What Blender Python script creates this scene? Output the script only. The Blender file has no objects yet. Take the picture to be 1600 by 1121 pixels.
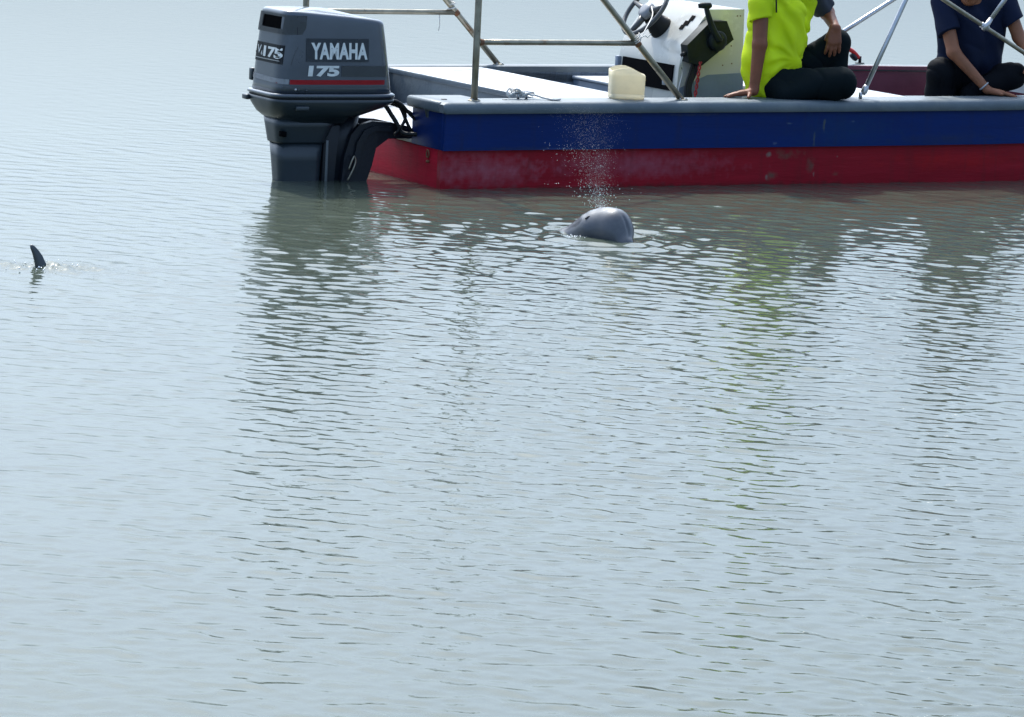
import bpy, bmesh, math, random
import numpy as np
from mathutils import Vector, Matrix
random.seed(7); RNG = np.random.default_rng(11)
SC = bpy.context.scene; COL = SC.collection

# ------------------------------------------------------------------ camera, sky, sun, exposure
FPX, CAM_H, CAM_D, HORIZON, ROLL = 5500.0, 2.1, 18.3, -335.0, 0.048
PITCH = math.atan((560.5 - HORIZON) / FPX)
CAM = np.array([0.0, -CAM_D, CAM_H])
FW = np.array([0, math.cos(PITCH), -math.sin(PITCH)]); UP = np.array([0, math.sin(PITCH), math.cos(PITCH)]); RT = np.array([1.0, 0, 0])
cd = bpy.data.cameras.new('camera'); cam = bpy.data.objects.new('camera', cd); COL.objects.link(cam)
cd.sensor_width = 36; cd.lens = 36 * FPX / 1600; cd.clip_start = 0.1; cd.clip_end = 9000
c_, s_ = math.cos(ROLL), math.sin(ROLL)
r_ = c_ * RT + s_ * UP; u_ = -s_ * RT + c_ * UP; b_ = -FW
cam.matrix_world = Matrix([[r_[i], u_[i], b_[i], CAM[i]] for i in range(3)] + [[0, 0, 0, 1]])
SC.camera = cam

SUN_EL, SUN_AZ = math.radians(54), math.radians(-19)      # azimuth from +Y (away), negative = to the left
w = bpy.data.worlds.new('World'); SC.world = w; w.use_nodes = True
nt = w.node_tree; nt.nodes.clear()
sky = nt.nodes.new('ShaderNodeTexSky'); sky.sky_type = 'NISHITA'; sky.sun_disc = False
sky.sun_elevation = SUN_EL; sky.sun_rotation = SUN_AZ
sky.air_density = 0.7; sky.dust_density = 8.0; sky.ozone_density = 3.0; sky.altitude = 0
hs = nt.nodes.new('ShaderNodeHueSaturation'); hs.inputs['Saturation'].default_value = 1.0
bg = nt.nodes.new('ShaderNodeBackground'); bg.inputs[1].default_value = 0.15
wo = nt.nodes.new('ShaderNodeOutputWorld')
veil = nt.nodes.new('ShaderNodeMix'); veil.data_type = 'RGBA'; veil.inputs[0].default_value = 0.30   # even tropical haze over the clear-sky model
veil.inputs[7].default_value = (2.7, 4.0, 5.6, 1)
nt.links.new(sky.outputs[0], hs.inputs['Color']); tint = nt.nodes.new('ShaderNodeMix'); tint.data_type = 'RGBA'; tint.blend_type = 'MULTIPLY'; tint.inputs[0].default_value = 1; tint.inputs[7].default_value = (0.86, 0.99, 1.08, 1)
nt.links.new(hs.outputs[0], tint.inputs[6]); nt.links.new(tint.outputs[2], veil.inputs[6]); nt.links.new(veil.outputs[2], bg.inputs[0]); nt.links.new(bg.outputs[0], wo.inputs[0])
sd = bpy.data.lights.new('sun', 'SUN'); sd.energy = 2.2; sd.angle = math.radians(2.5); sd.color = (1.0, 0.95, 0.87)
sun = bpy.data.objects.new('sun', sd); COL.objects.link(sun)
S = Vector((math.sin(SUN_AZ) * math.cos(SUN_EL), math.cos(SUN_AZ) * math.cos(SUN_EL), math.sin(SUN_EL)))
sun.rotation_euler = S.to_track_quat('Z', 'Y').to_euler()
SC.view_settings.view_transform = 'Standard'; SC.view_settings.look = 'None'
SC.view_settings.gamma = 1; SC.view_settings.use_curve_mapping = False
SC.view_settings.exposure = 1.14

# ------------------------------------------------------------------ helpers
TH = math.radians(29)                                     # heading of the boat
BO = np.array([-0.4055, -0.045, 0.0])                     # its near stern corner at the waterline
BU = np.array([math.cos(TH), math.sin(TH), 0]); BT = np.array([-math.sin(TH), math.cos(TH), 0]); BZ = np.array([0, 0, 1.0])
def boatw(u, t, z): return BO + BU * u + BT * t + BZ * z
def pt(px, py, y):
    """point in the world seen at photo pixel (px, py) at depth y"""
    x, yy = px - 800, py - 560.5
    xu, yu = c_ * x + s_ * yy, -s_ * x + c_ * yy
    d = RT * xu - UP * yu + FW * FPX
    return CAM + d * (y - CAM[1]) / d[1]

def link(name, me, mat=None, parent=None, smooth=True):
    if mat is not None: me.materials.append(mat)
    if smooth:
        me.polygons.foreach_set('use_smooth', [True] * len(me.polygons))
    o = bpy.data.objects.new(name, me); COL.objects.link(o)
    if parent is not None: o.parent = parent
    return o
def pyd(name, v, f, mat=None, parent=None, smooth=True):
    me = bpy.data.meshes.new(name); me.from_pydata([tuple(map(float, p)) for p in v], [], f); me.update()
    return link(name, me, mat, parent, smooth)
def empty(name, loc, rz=0.0):
    o = bpy.data.objects.new(name, None); COL.objects.link(o); o.location = tuple(map(float, loc)); o.rotation_euler = (0, 0, rz)
    o.empty_display_size = 0.1
    return o
def tag(o, label=None, cat=None, group=None, kind=None):
    if label: o['label'] = label
    if cat: o['category'] = cat
    if group: o['group'] = group
    if kind: o['kind'] = kind
    return o
def bm_obj(name, bm, mat, parent=None, smooth=False, bevel=0.0, seg=2):
    if bevel > 0:
        bmesh.ops.bevel(bm, geom=[e for e in bm.edges if len(e.link_faces) == 2 and e.calc_face_angle(0) > 0.5],
                        offset=bevel, segments=seg, affect='EDGES', profile=0.5, clamp_overlap=True)
    bmesh.ops.recalc_face_normals(bm, faces=bm.faces)
    me = bpy.data.meshes.new(name); bm.to_mesh(me); bm.free()
    o = link(name, me, mat, parent, smooth or bevel > 0)
    if bevel > 0:
        try: me.set_sharp_from_angle(angle=math.radians(50))
        except Exception: pass
    return o
def box(name, lo, hi, mat, parent=None, bevel=0.006):
    bm = bmesh.new(); bmesh.ops.create_cube(bm, size=1)
    for v in bm.verts:
        v.co = Vector([(lo[i] + hi[i]) / 2 + v.co[i] * (hi[i] - lo[i]) for i in range(3)])
    return bm_obj(name, bm, mat, parent, bevel=bevel)
def prism(name, poly, axis, a, b, mat, parent=None, bevel=0.005):
    """polygon in two axes extruded along the third (axis index) from a to b"""
    bm = bmesh.new(); n = len(poly)
    def mk(p, w_):
        q = list(p); q.insert(axis, w_); return bm.verts.new(q)
    A = [mk(p, a) for p in poly]; B = [mk(p, b) for p in poly]
    bm.faces.new(A); bm.faces.new(B[::-1])
    for i in range(n): bm.faces.new((A[i], B[i], B[(i + 1) % n], A[(i + 1) % n]))
    return bm_obj(name, bm, mat, parent, bevel=bevel)
def tube_data(P, R, seg=10, closed=False):
    P = np.asarray(P, float); n = len(P)
    R = np.full(n, R) if np.isscalar(R) else np.asarray(R, float)
    V = []; F = []
    tan = np.gradient(P, axis=0) if not closed else np.roll(P, -1, 0) - np.roll(P, 1, 0)
    tan /= np.linalg.norm(tan, axis=1)[:, None] + 1e-12
    a = np.array([0, 0, 1.0]) if abs(tan[0][2]) < 0.9 else np.array([1.0, 0, 0])
    nrm = np.cross(tan[0], a); nrm /= np.linalg.norm(nrm)
    for i in range(n):
        nrm = nrm - tan[i] * (nrm @ tan[i]); nrm /= np.linalg.norm(nrm) + 1e-12
        bn = np.cross(tan[i], nrm)
        for j in range(seg):
            q = 2 * math.pi * j / seg
            V.append(P[i] + R[i] * (math.cos(q) * nrm + math.sin(q) * bn))
    m = n if closed else n - 1
    for i in range(m):
        for j in range(seg):
            k = (j + 1) % seg; i2 = (i + 1) % n
            F.append((i * seg + j, i * seg + k, i2 * seg + k, i2 * seg + j))
    if not closed:
        F.append(tuple(range(seg))[::-1]); F.append(tuple((n - 1) * seg + j for j in range(seg)))
    return V, F
def tube(name, P, R, mat, parent=None, seg=10, closed=False):
    V, F = tube_data(P, R, seg, closed); return pyd(name, V, F, mat, parent)
def spline(P, n=8):
    """Catmull-Rom through the points"""
    P = np.asarray(P, float); Q = np.vstack([2 * P[0] - P[1], P, 2 * P[-1] - P[-2]]); out = []
    for i in range(1, len(Q) - 2):
        for k in range(n):
            s = k / n; a, b, c, d = Q[i - 1:i + 3]
            out.append(0.5 * (2 * b + (c - a) * s + (2 * a - 5 * b + 4 * c - d) * s * s + (3 * b - a - 3 * c + d) * s ** 3))
    out.append(P[-1]); return np.array(out)
def loft(name, rings, mat, parent=None, cap=True, smooth=True, closed=True, sharp=None):
    n = len(rings[0]); V = [p for r in rings for p in r]; F = []
    for i in range(len(rings) - 1):
        for j in range(n if closed else n - 1):
            k = (j + 1) % n
            F.append((i * n + j, i * n + k, (i + 1) * n + k, (i + 1) * n + j))
    if cap:
        F.append(tuple(range(n))[::-1]); F.append(tuple((len(rings) - 1) * n + j for j in range(n)))
    bm = bmesh.new(); vs = [bm.verts.new(tuple(map(float, p))) for p in V]
    for f in F:
        try: bm.faces.new([vs[i] for i in f])
        except ValueError: pass
    o = bm_obj(name, bm, mat, parent, smooth=smooth)
    if sharp:
        try: o.data.set_sharp_from_angle(angle=math.radians(sharp))
        except Exception: pass
    return o

# ------------------------------------------------------------------ materials
def mat(name, col, rough=0.5, metal=0.0, var=0.12, vscale=6.0, bump=0.0, bscale=60.0, spec=0.5, col2=None, c2scale=3.0, c2lo=0.55, c2hi=0.7, streak=None, coat=0.0, sss=0.0, trans=0.0):
    m = bpy.data.materials.new(name); m.use_nodes = True; n = m.node_tree.nodes; l = m.node_tree.links
    p = n['Principled BSDF']
    p.inputs['Roughness'].default_value = rough; p.inputs['Metallic'].default_value = metal
    p.inputs['Specular IOR Level'].default_value = spec; p.inputs['Coat Weight'].default_value = coat
    p.inputs['Coat Roughness'].default_value = 0.06
    if sss: p.inputs['Subsurface Weight'].default_value = sss; p.inputs['Subsurface Radius'].default_value = (0.01, 0.006, 0.004)
    tc = n.new('ShaderNodeTexCoord'); mp = n.new('ShaderNodeMapping'); l.new(tc.outputs['Object'], mp.inputs[0])
    if streak: mp.inputs['Scale'].default_value = streak
    nz = n.new('ShaderNodeTexNoise'); nz.inputs['Scale'].default_value = vscale; nz.inputs['Detail'].default_value = 6; nz.inputs['Roughness'].default_value = 0.6
    l.new(mp.outputs[0], nz.inputs['Vector'])
    rm = n.new('ShaderNodeMapRange'); rm.inputs[1].default_value = 0.3; rm.inputs[2].default_value = 0.7; rm.inputs[3].default_value = 1 - var; rm.inputs[4].default_value = 1 + var
    l.new(nz.outputs[0], rm.inputs[0])
    mx = n.new('ShaderNodeMix'); mx.data_type = 'RGBA'; mx.blend_type = 'MULTIPLY'; mx.inputs[0].default_value = 1
    mx.inputs[6].default_value = (*col, 1); l.new(rm.outputs[0], mx.inputs[7])
    out = mx.outputs[2]
    if col2:
        n2 = n.new('ShaderNodeTexNoise'); n2.inputs['Scale'].default_value = c2scale; n2.inputs['Detail'].default_value = 8; n2.inputs['Roughness'].default_value = 0.65
        l.new(mp.outputs[0], n2.inputs['Vector'])
        r2 = n.new('ShaderNodeMapRange'); r2.inputs[1].default_value = c2lo; r2.inputs[2].default_value = c2hi; l.new(n2.outputs[0], r2.inputs[0])
        m2 = n.new('ShaderNodeMix'); m2.data_type = 'RGBA'; l.new(r2.outputs[0], m2.inputs[0]); l.new(out, m2.inputs[6]); m2.inputs[7].default_value = (*col2, 1)
        out = m2.outputs[2]
    l.new(out, p.inputs['Base Color'])
    rr = n.new('ShaderNodeMapRange'); rr.inputs[1].default_value = 0.3; rr.inputs[2].default_value = 0.7
    rr.inputs[3].default_value = max(0.02, rough * 0.8); rr.inputs[4].default_value = min(1, rough * 1.25); l.new(nz.outputs[0], rr.inputs[0]); l.new(rr.outputs[0], p.inputs['Roughness'])
    if bump:
        nb = n.new('ShaderNodeTexNoise'); nb.inputs['Scale'].default_value = bscale; nb.inputs['Detail'].default_value = 4; l.new(mp.outputs[0], nb.inputs['Vector'])
        bp = n.new('ShaderNodeBump'); bp.inputs['Strength'].default_value = bump; bp.inputs['Distance'].default_value = 0.01
        l.new(nb.outputs[0], bp.inputs['Height']); l.new(bp.outputs[0], p.inputs['Normal'])
    if trans:
        tr = n.new('ShaderNodeBsdfTranslucent'); ms = n.new('ShaderNodeMixShader'); ms.inputs[0].default_value = trans
        l.new(out, tr.inputs[0]); l.new(p.outputs[0], ms.inputs[1]); l.new(tr.outputs[0], ms.inputs[2]); l.new(ms.outputs[0], n['Material Output'].inputs[0])
    return m

def stain_mat(name, base, spots, rough=0.5, var=0.15, spotcol=(0.16, 0.12, 0.10), streak=(0.5, 0.5, 4), fade=None, coat=0.0, fadecol=None):
    """paint with chipped or rubbed patches at given places (object space: centre, radius)"""
    m = mat(name, base, rough, var=var, vscale=3.5, bump=0.12, bscale=25, streak=streak, coat=coat, spec=.15)
    n = m.node_tree.nodes; l = m.node_tree.links; p = n['Principled BSDF']
    cur = p.inputs['Base Color'].links[0].from_socket
    tc = n.new('ShaderNodeTexCoord')
    nz = n.new('ShaderNodeTexNoise'); nz.inputs['Scale'].default_value = 22; nz.inputs['Detail'].default_value = 6; l.new(tc.outputs['Object'], nz.inputs['Vector'])
    for (cx, cz, rx, rz, amt, colr) in spots:
        mp = n.new('ShaderNodeMapping'); mp.vector_type = 'POINT'
        mp.inputs['Location'].default_value = (-cx / rx, 0, -cz / rz); mp.inputs['Scale'].default_value = (1 / rx, 0, 1 / rz)
        l.new(tc.outputs['Object'], mp.inputs[0])
        ln = n.new('ShaderNodeVectorMath'); ln.operation = 'LENGTH'; l.new(mp.outputs[0], ln.inputs[0])
        ad = n.new('ShaderNodeMath'); ad.operation = 'MULTIPLY_ADD'; l.new(nz.outputs[0], ad.inputs[0]); ad.inputs[1].default_value = -2.4; ad.inputs[2].default_value = 2.05
        sm = n.new('ShaderNodeMath'); sm.operation = 'SUBTRACT'; l.new(ad.outputs[0], sm.inputs[0]); l.new(ln.outputs['Value'], sm.inputs[1])
        r2 = n.new('ShaderNodeMapRange'); r2.inputs[1].default_value = 0.0 if amt > .35 else -.5; r2.inputs[2].default_value = 0.8 if amt > .35 else 1.1; r2.inputs[4].default_value = amt * .85 if amt > .35 else amt * 1.6; l.new(sm.outputs[0], r2.inputs[0])
        mm = n.new('ShaderNodeMix'); mm.data_type = 'RGBA'; l.new(r2.outputs[0], mm.inputs[0]); l.new(cur, mm.inputs[6]); mm.inputs[7].default_value = (*colr, 1)
        cur = mm.outputs[2]
    ms = n.new('ShaderNodeMapping'); ms.inputs['Scale'].default_value = (16, 16, 1.3); l.new(tc.outputs['Object'], ms.inputs[0])
    ns = n.new('ShaderNodeTexNoise'); ns.inputs['Scale'].default_value = 1.0; ns.inputs['Detail'].default_value = 7; ns.inputs['Roughness'].default_value = .7; l.new(ms.outputs[0], ns.inputs['Vector'])
    rs_ = n.new('ShaderNodeMapRange'); rs_.inputs[1].default_value = .52; rs_.inputs[2].default_value = .78; rs_.inputs[4].default_value = .55; l.new(ns.outputs[0], rs_.inputs[0])
    mm = n.new('ShaderNodeMix'); mm.data_type = 'RGBA'; l.new(rs_.outputs[0], mm.inputs[0]); l.new(cur, mm.inputs[6]); mm.inputs[7].default_value = (*[c * .35 + .012 for c in base], 1); cur = mm.outputs[2]
    sc = n.new('ShaderNodeMapping'); sc.inputs['Scale'].default_value = (2.2, 2.2, 60); l.new(tc.outputs['Object'], sc.inputs[0])
    n3 = n.new('ShaderNodeTexNoise'); n3.inputs['Scale'].default_value = 1.0; n3.inputs['Detail'].default_value = 5; l.new(sc.outputs[0], n3.inputs['Vector'])
    r3 = n.new('ShaderNodeMapRange'); r3.inputs[1].default_value = .66; r3.inputs[2].default_value = .74; r3.inputs[4].default_value = .35; l.new(n3.outputs[0], r3.inputs[0])
    m3 = n.new('ShaderNodeMix'); m3.data_type = 'RGBA'; l.new(r3.outputs[0], m3.inputs[0]); l.new(cur, m3.inputs[6]); m3.inputs[7].default_value = (*[min(1, c * 1.6 + .04) for c in base], 1); cur = m3.outputs[2]
    l.new(cur, p.inputs['Base Color'])
    return m

RUST = (0.13, 0.085, 0.06); PALE = (0.24, 0.19, 0.16)
M = {}
M['red'] = stain_mat('red_paint', (0.28, 0.008, 0.018), [
    (2.15, 0.165, .10, .035, .8, RUST), (2.03, 0.165, .02, .018, .9, PALE), (2.05, 0.05, .05, .03, .85, RUST), (2.02, .045, .012, .02, .9, PALE),
    (2.31, 0.10, .035, .05, .8, RUST), (2.33, .05, .012, .03, .9, PALE), (2.47, .05, .035, .025, .8, RUST), (2.48, .15, .012, .012, .9, PALE),
    (1.6, -.005, 2.6, .028, .55, (.03, .015, .012)), (1.2, .12, .5, .07, .22, (.4, .16, .22)), (.25, .1, .3, .08, .25, (.42, .2, .25)), (3.3, .12, .4, .05, .3, (.45, .01, .01))])
M['red_sunlit'] = stain_mat('red_paint_sunlit', (0.42, 0.012, 0.03), [(0.0, 0.12, .03, .05, .0, PALE)], var=.2)  # brighter copy of the hull red; sunlight on the transom is in the colour
n_ = M['red_sunlit'].node_tree
M['blue'] = stain_mat('blue_paint', (0.002, 0.019, 0.115), [
    (2.36, 0.33, .012, .055, .8, (.13, .14, .06)), (2.30, .25, .010, .05, .7, (.13, .14, .06)), (2.05, .23, .02, .012, .6, (.12, .16, .24)),
    (2.13, .34, .03, .008, .6, (.10, .14, .2)), (2.55, .35, .02, .008, .5, (.10, .14, .2)), (.85, .31, .012, .014, .95, (.01, .01, .012)), (2.5, .3, .3, .1, .3, (.006, .04, .10)), (.5, .21, .5, .02, .4, (.03, .035, .05)), (1.5, .39, .25, .012, .4, (.05, .06, .07)), (3.2, .25, .3, .03, .3, (.02, .03, .05))], rough=.38)
M['grey'] = mat('grey_deck_paint', (0.09, 0.115, 0.135), .45, var=.16, vscale=5, bump=.15, bscale=45, col2=(.14, .16, .165), c2scale=4, c2lo=.5, c2hi=.75)
M['greydark'] = mat('grey_inner_paint', (0.17, 0.21, 0.27), .5, var=.18, vscale=5, bump=.12)
M['white'] = mat('white_gelcoat', (0.40, 0.42, 0.45), .4, var=.08, vscale=4, bump=.06, bscale=20, col2=(.33, .335, .33), c2scale=5, c2lo=.56, c2hi=.75)
M['console'] = mat('console_gelcoat', (0.52, 0.51, 0.46), .25, var=.05, vscale=4, coat=.4, col2=(.5, .48, .40), c2scale=6, c2lo=.62, c2hi=.78)
M['maroon'] = mat('maroon_paint', (0.14, 0.028, 0.05), .5, var=.2, vscale=4, bump=.1)
M['cream'] = mat('cream_lip', (0.6, 0.56, 0.48), .45, var=.2, vscale=20)
M['black'] = mat('black_rubber', (0.008, 0.009, 0.010), .5, var=.2, spec=.25)
M['blackmetal'] = mat('black_cast_metal', (0.007, 0.010, 0.016), .4, var=.25, vscale=10, bump=.1, coat=.1, col2=(.03, .02, .015), c2scale=9, c2lo=.66, c2hi=.8, spec=.3)
M['dark'] = mat('cavity_shade', (0.003, 0.003, 0.004), .9, spec=.05)  # near-black colour that paints the shade inside openings
M['steel'] = mat('dull_steel_tube', (0.30, 0.27, 0.21), .33, metal=.85, var=.25, vscale=18, bump=.1, bscale=70, col2=(.20, .09, .035), c2scale=7, c2lo=.60, c2hi=.72)
M['chrome'] = mat('bright_steel_tube', (0.46, 0.46, 0.47), .3, metal=.9, var=.12, vscale=20)
M['rust'] = mat('rusty_joint', (0.17, 0.07, 0.03), .7, var=.35, vscale=40, bump=.3)
M['cowl'] = mat('engine_cowl_paint', (0.030, 0.042, 0.060), .3, metal=.1, var=.10, vscale=4, coat=1.0, col2=(.045, .058, .078), c2scale=3, c2lo=.5, c2hi=.8)
M['leg'] = mat('engine_leg_paint', (0.014, 0.024, 0.032), .35, var=.15, vscale=5, coat=.2, col2=(.025, .03, .03), c2scale=5, c2lo=.6, c2hi=.8)
M['decalblack'] = mat('decal_black', (0.012, 0.016, 0.022), .35, var=.1)
M['decaldark'] = mat('decal_dark_blue', (0.033, 0.045, 0.063), .3, metal=.1, var=.05, coat=1.0)
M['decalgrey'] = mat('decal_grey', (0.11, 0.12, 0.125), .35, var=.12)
M['decalwhite'] = mat('decal_white', (0.66, 0.68, 0.66), .4, var=.12, vscale=30)
M['decalred'] = mat('decal_red', (0.52, 0.01, 0.02), .35, var=.15, vscale=12)
M['decalsilver'] = mat('decal_silver', (0.45, 0.47, 0.5), .35, var=.2, vscale=20, col2=(.4, .06, .07), c2scale=12, c2lo=.62, c2hi=.66)
M['bucket'] = mat('cream_plastic', (0.84, 0.78, 0.60), .4, var=.07, vscale=9, bump=.05, col2=(.45, .34, .18), c2scale=14, c2lo=.66, c2hi=.8, trans=.4)
M['rope'] = mat('white_rope', (0.62, 0.60, 0.56), .85, var=.3, vscale=60, bump=.6, bscale=220)
M['redwire'] = mat('red_wire', (0.35, 0.015, 0.02), .5)
M['redplastic'] = mat('red_strap', (0.55, 0.02, 0.015), .45)
M['throttle'] = mat('throttle_plastic', (0.012, 0.017, 0.018), .45, var=.25, vscale=20, coat=.0, spec=.12, col2=(.028, .034, .028), c2scale=12, c2lo=.6, c2hi=.75)
M['wheel'] = mat('wheel_plastic', (0.05, 0.052, 0.055), .35, var=.2)
M['hub'] = mat('hub_plastic', (0.20, 0.21, 0.23), .4)
M['skin1'] = mat('brown_skin', (0.19, 0.066, 0.033), .5, var=.16, vscale=14, bump=.08, bscale=150, spec=.3)
M['skin2'] = mat('tan_skin', (0.25, 0.10, 0.052), .5, var=.16, vscale=14, bump=.08, bscale=150, spec=.3)
M['hair'] = mat('black_hair', (0.012, 0.010, 0.009), .55, var=.3, bump=.6, bscale=90)
M['yellow'] = mat('neon_yellow_shirt', (0.72, 0.90, 0.006), .75, var=.06, vscale=8, bump=.1, bscale=260, trans=.32)
M['slate'] = mat('slate_sleeve', (0.028, 0.033, 0.048), .75, var=.1, bump=.1, bscale=260)
M['trouser1'] = mat('black_trousers', (0.004, 0.008, 0.010), .85, var=.2, bump=.1, bscale=200, spec=.1)
M['trouser2'] = mat('charcoal_trousers', (0.006, 0.007, 0.010), .85, var=.2, bump=.1, bscale=200, spec=.1)
M['navy'] = mat('navy_tshirt', (0.008, 0.013, 0.034), .8, var=.12, bump=.1, bscale=200, spec=.12)
M['print'] = mat('faded_shirt_print', (0.022, 0.042, 0.085), .8, var=.3, vscale=40)
M['dolphin'] = mat('wet_dolphin_skin', (0.062, 0.066, 0.079), .5, var=.2, vscale=14, bump=.08, bscale=40, coat=.6, spec=.3, col2=(.085, .09, .10), c2scale=11, c2lo=.55, c2hi=.75)
M['fin'] = mat('dark_fin_skin', (0.035, 0.042, 0.045), .35, var=.15, vscale=20, coat=.25)
M['blowhole'] = mat('blowhole_dark', (0.015, 0.015, 0.018), .4)
M['drop'] = mat('water_drop', (0.93, 0.94, 0.95), .15, var=.02)
M['tarp'] = mat('canopy_tarpaulin', (0.03, 0.05, 0.06), .7, var=.15, vscale=3, bump=.1)

# ------------------------------------------------------------------ water
DOL = np.array([0.40, -1.70]); FIN = np.array([-2.02, -3.60])
def build_water():
    # rows march away from behind the camera; spacing follows distance
    d0 = 6.6; rows = [d0]
    while rows[-1] < 24: rows.append(rows[-1] + max(0.0065, 0.00011 * rows[-1] ** 1.75))
    while rows[-1] < 60: rows.append(rows[-1] + 0.00017 * rows[-1] ** 1.75)
    nf = len(rows)
    dist = np.array(rows)
    far = [60 * 1.25 ** k for k in range(1, 22)]
    back = [-600, -150, -40, -10, -2, 2, 4.5]
    dist = np.concatenate([back, dist, far])
    nc = 660
    s = np.linspace(-1, 1, nc)
    outer = np.array([1.25, 1.7, 2.6, 5, 12, 40, 150])
    s = np.concatenate([-outer[::-1], s, outer])
    hw = 0.21 * np.clip(dist, 6.6, 60) + 0.6
    hw = np.where(dist > 60, 0.21 * dist + .6, hw)
    X = (s[None, :] * hw[:, None]); Y = np.repeat((dist - CAM_D)[:, None], len(s), 1)
    sl = 2 * hw / (nc - 1)
    dxr = sl[:, None] * np.where(np.abs(s) > 1.01, 60, 1)[None, :]
    dyr = np.abs(np.gradient(dist))[:, None] * np.ones((1, len(s)))
    Zd = np.zeros_like(X); DX = np.zeros_like(X); DY = np.zeros_like(X)
    # gust envelope: patches of calmer and rougher water
    env = 1 + 0.28 * np.sin(X * .9 + 1.1 * np.sin(Y * .31)) * np.sin(Y * .47 + .8 * np.sin(X * .6 + 2)) + .18 * np.sin(X * 2.1 - Y * .9 + 1)
    env *= (.30 + .70 / (1 + np.exp((Y - 3.5) / 3))) * (.45 + .55 / (1 + np.exp(-(X + 1.6 + .05 * Y) * 1.6)))            # calmer open water to the left
    tb = -(X - BO[0]) * math.sin(TH) + (Y - BO[1]) * math.cos(TH); ub = (X - BO[0]) * math.cos(TH) + (Y - BO[1]) * math.sin(TH)
    env *= 1 - .12 * np.exp(-(np.clip(-tb, 0, 9) / .9) ** 2) * (ub > -1.6)   # lee of the hull
    env *= .52 + .48 / (1 + np.exp(-(Y + 3.2) / 1.3))
    env *= 1 - .6 / (1 + np.exp(-(Y - .5) / 1.8)) / (1 + np.exp((X + 1.3) * 2))
    N = 120; lam = np.exp(np.linspace(math.log(0.036), math.log(2.4), N))
    rg = np.random.default_rng(5)
    slope_tot = WAVE_SLOPE
    wgt = np.exp(-((np.log(lam) - math.log(0.080)) / 0.9) ** 2); wgt /= math.sqrt((wgt ** 2).sum() / 2)
    for i in range(N):
        k = 2 * math.pi / lam[i] * rg.uniform(.96, 1.04)
        ang = math.radians(78) + rg.normal(0, .52)          # mostly rolling towards and away from the camera
        kx, ky = k * math.cos(ang), k * math.sin(ang); ph = rg.uniform(0, 6.283)
        a = slope_tot * wgt[i] / k
        att = np.clip(1.6 - 3.2 * np.maximum(np.abs(kx) * dxr, np.abs(ky) * dyr) / math.pi, 0, 1)
        P = kx * X + ky * Y + ph + .6 * np.sin(.7 * X * (1 + .1 * i % 3) + .45 * Y + i)
        A = a * att * env
        Zd += A * np.sin(P); c = A * np.cos(P) * .85
        DX += c * kx / k; DY += c * ky / k
    # rings spreading from the dolphin's head, chop round the fin
    R = np.hypot(X - DOL[0], (Y - DOL[1])); near = (dist > 6.6) & (dist < 40)
    Zd += 0.006 * np.sin(R * 38 - 1) * np.exp(-((R - .30) / .22) ** 2) * near[:, None]
    Rf = np.hypot((X - FIN[0] - .05) / .26, (Y - FIN[1]) / .15)
    g = np.exp(-Rf ** 2)
    Zd += g * (.010 * np.sin(X * 95 + 2 * np.sin(Y * 60)) * np.sin(Y * 80 + X * 30) + .010 * np.sin(X * 31 + Y * 23) + .006)
    X2 = X + DX; Y2 = Y + DY
    nr, ncol = X.shape
    V = np.stack([X2, Y2, Zd], -1).reshape(-1, 3).astype(np.float32)
    idx = np.arange(nr * ncol).reshape(nr, ncol)
    F = np.stack([idx[:-1, :-1], idx[:-1, 1:], idx[1:, 1:], idx[1:, :-1]], -1).reshape(-1, 4).astype(np.int32)
    me = bpy.data.meshes.new('water'); me.vertices.add(len(V)); me.vertices.foreach_set('co', V.ravel())
    me.loops.add(F.size); me.loops.foreach_set('vertex_index', F.ravel())
    me.polygons.add(len(F)); me.polygons.foreach_set('loop_start', np.arange(0, F.size, 4, dtype=np.int32))
    me.polygons.foreach_set('use_smooth', np.ones(len(F), bool)); me.update(); me.validate()
    print('water verts', len(V), 'rows', nr)
    m = bpy.data.materials.new('turbid_water'); m.use_nodes = True; n = m.node_tree.nodes; l = m.node_tree.links
    p = n['Principled BSDF']; p.inputs['Base Color'].default_value = WATER_COL; p.inputs['Roughness'].default_value = .05
    p.inputs['IOR'].default_value = 1.333
    tc = n.new('ShaderNodeTexCoord')
    a = n.new('ShaderNodeTexNoise'); a.inputs['Scale'].default_value = 9; a.inputs['Detail'].default_value = 5; a.inputs['Roughness'].default_value = .55; l.new(tc.outputs['Object'], a.inputs['Vector'])
    bp = n.new('ShaderNodeBump'); bp.inputs['Strength'].default_value = .3; bp.inputs['Distance'].default_value = .005
    l.new(a.outputs[0], bp.inputs['Height']); l.new(bp.outputs[0], p.inputs['Normal'])
    b = n.new('ShaderNodeTexNoise'); b.inputs['Scale'].default_value = .8; b.inputs['Detail'].default_value = 3; l.new(tc.outputs['Object'], b.inputs['Vector'])
    mx = n.new('ShaderNodeMix'); mx.data_type = 'RGBA'; l.new(b.outputs[0], mx.inputs[0])
    mx.inputs[6].default_value = tuple(c * .85 for c in WATER_COL[:3]) + (1,); mx.inputs[7].default_value = tuple(c * 1.15 for c in WATER_COL[:3]) + (1,)
    l.new(mx.outputs[2], p.inputs['Base Color'])
    o = link('water', me, m, None, smooth=False); tag(o, kind='structure')
    return o
WAVE_SLOPE = 0.15
WATER_COL = (0.060, 0.073, 0.056, 1)
build_water()

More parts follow.
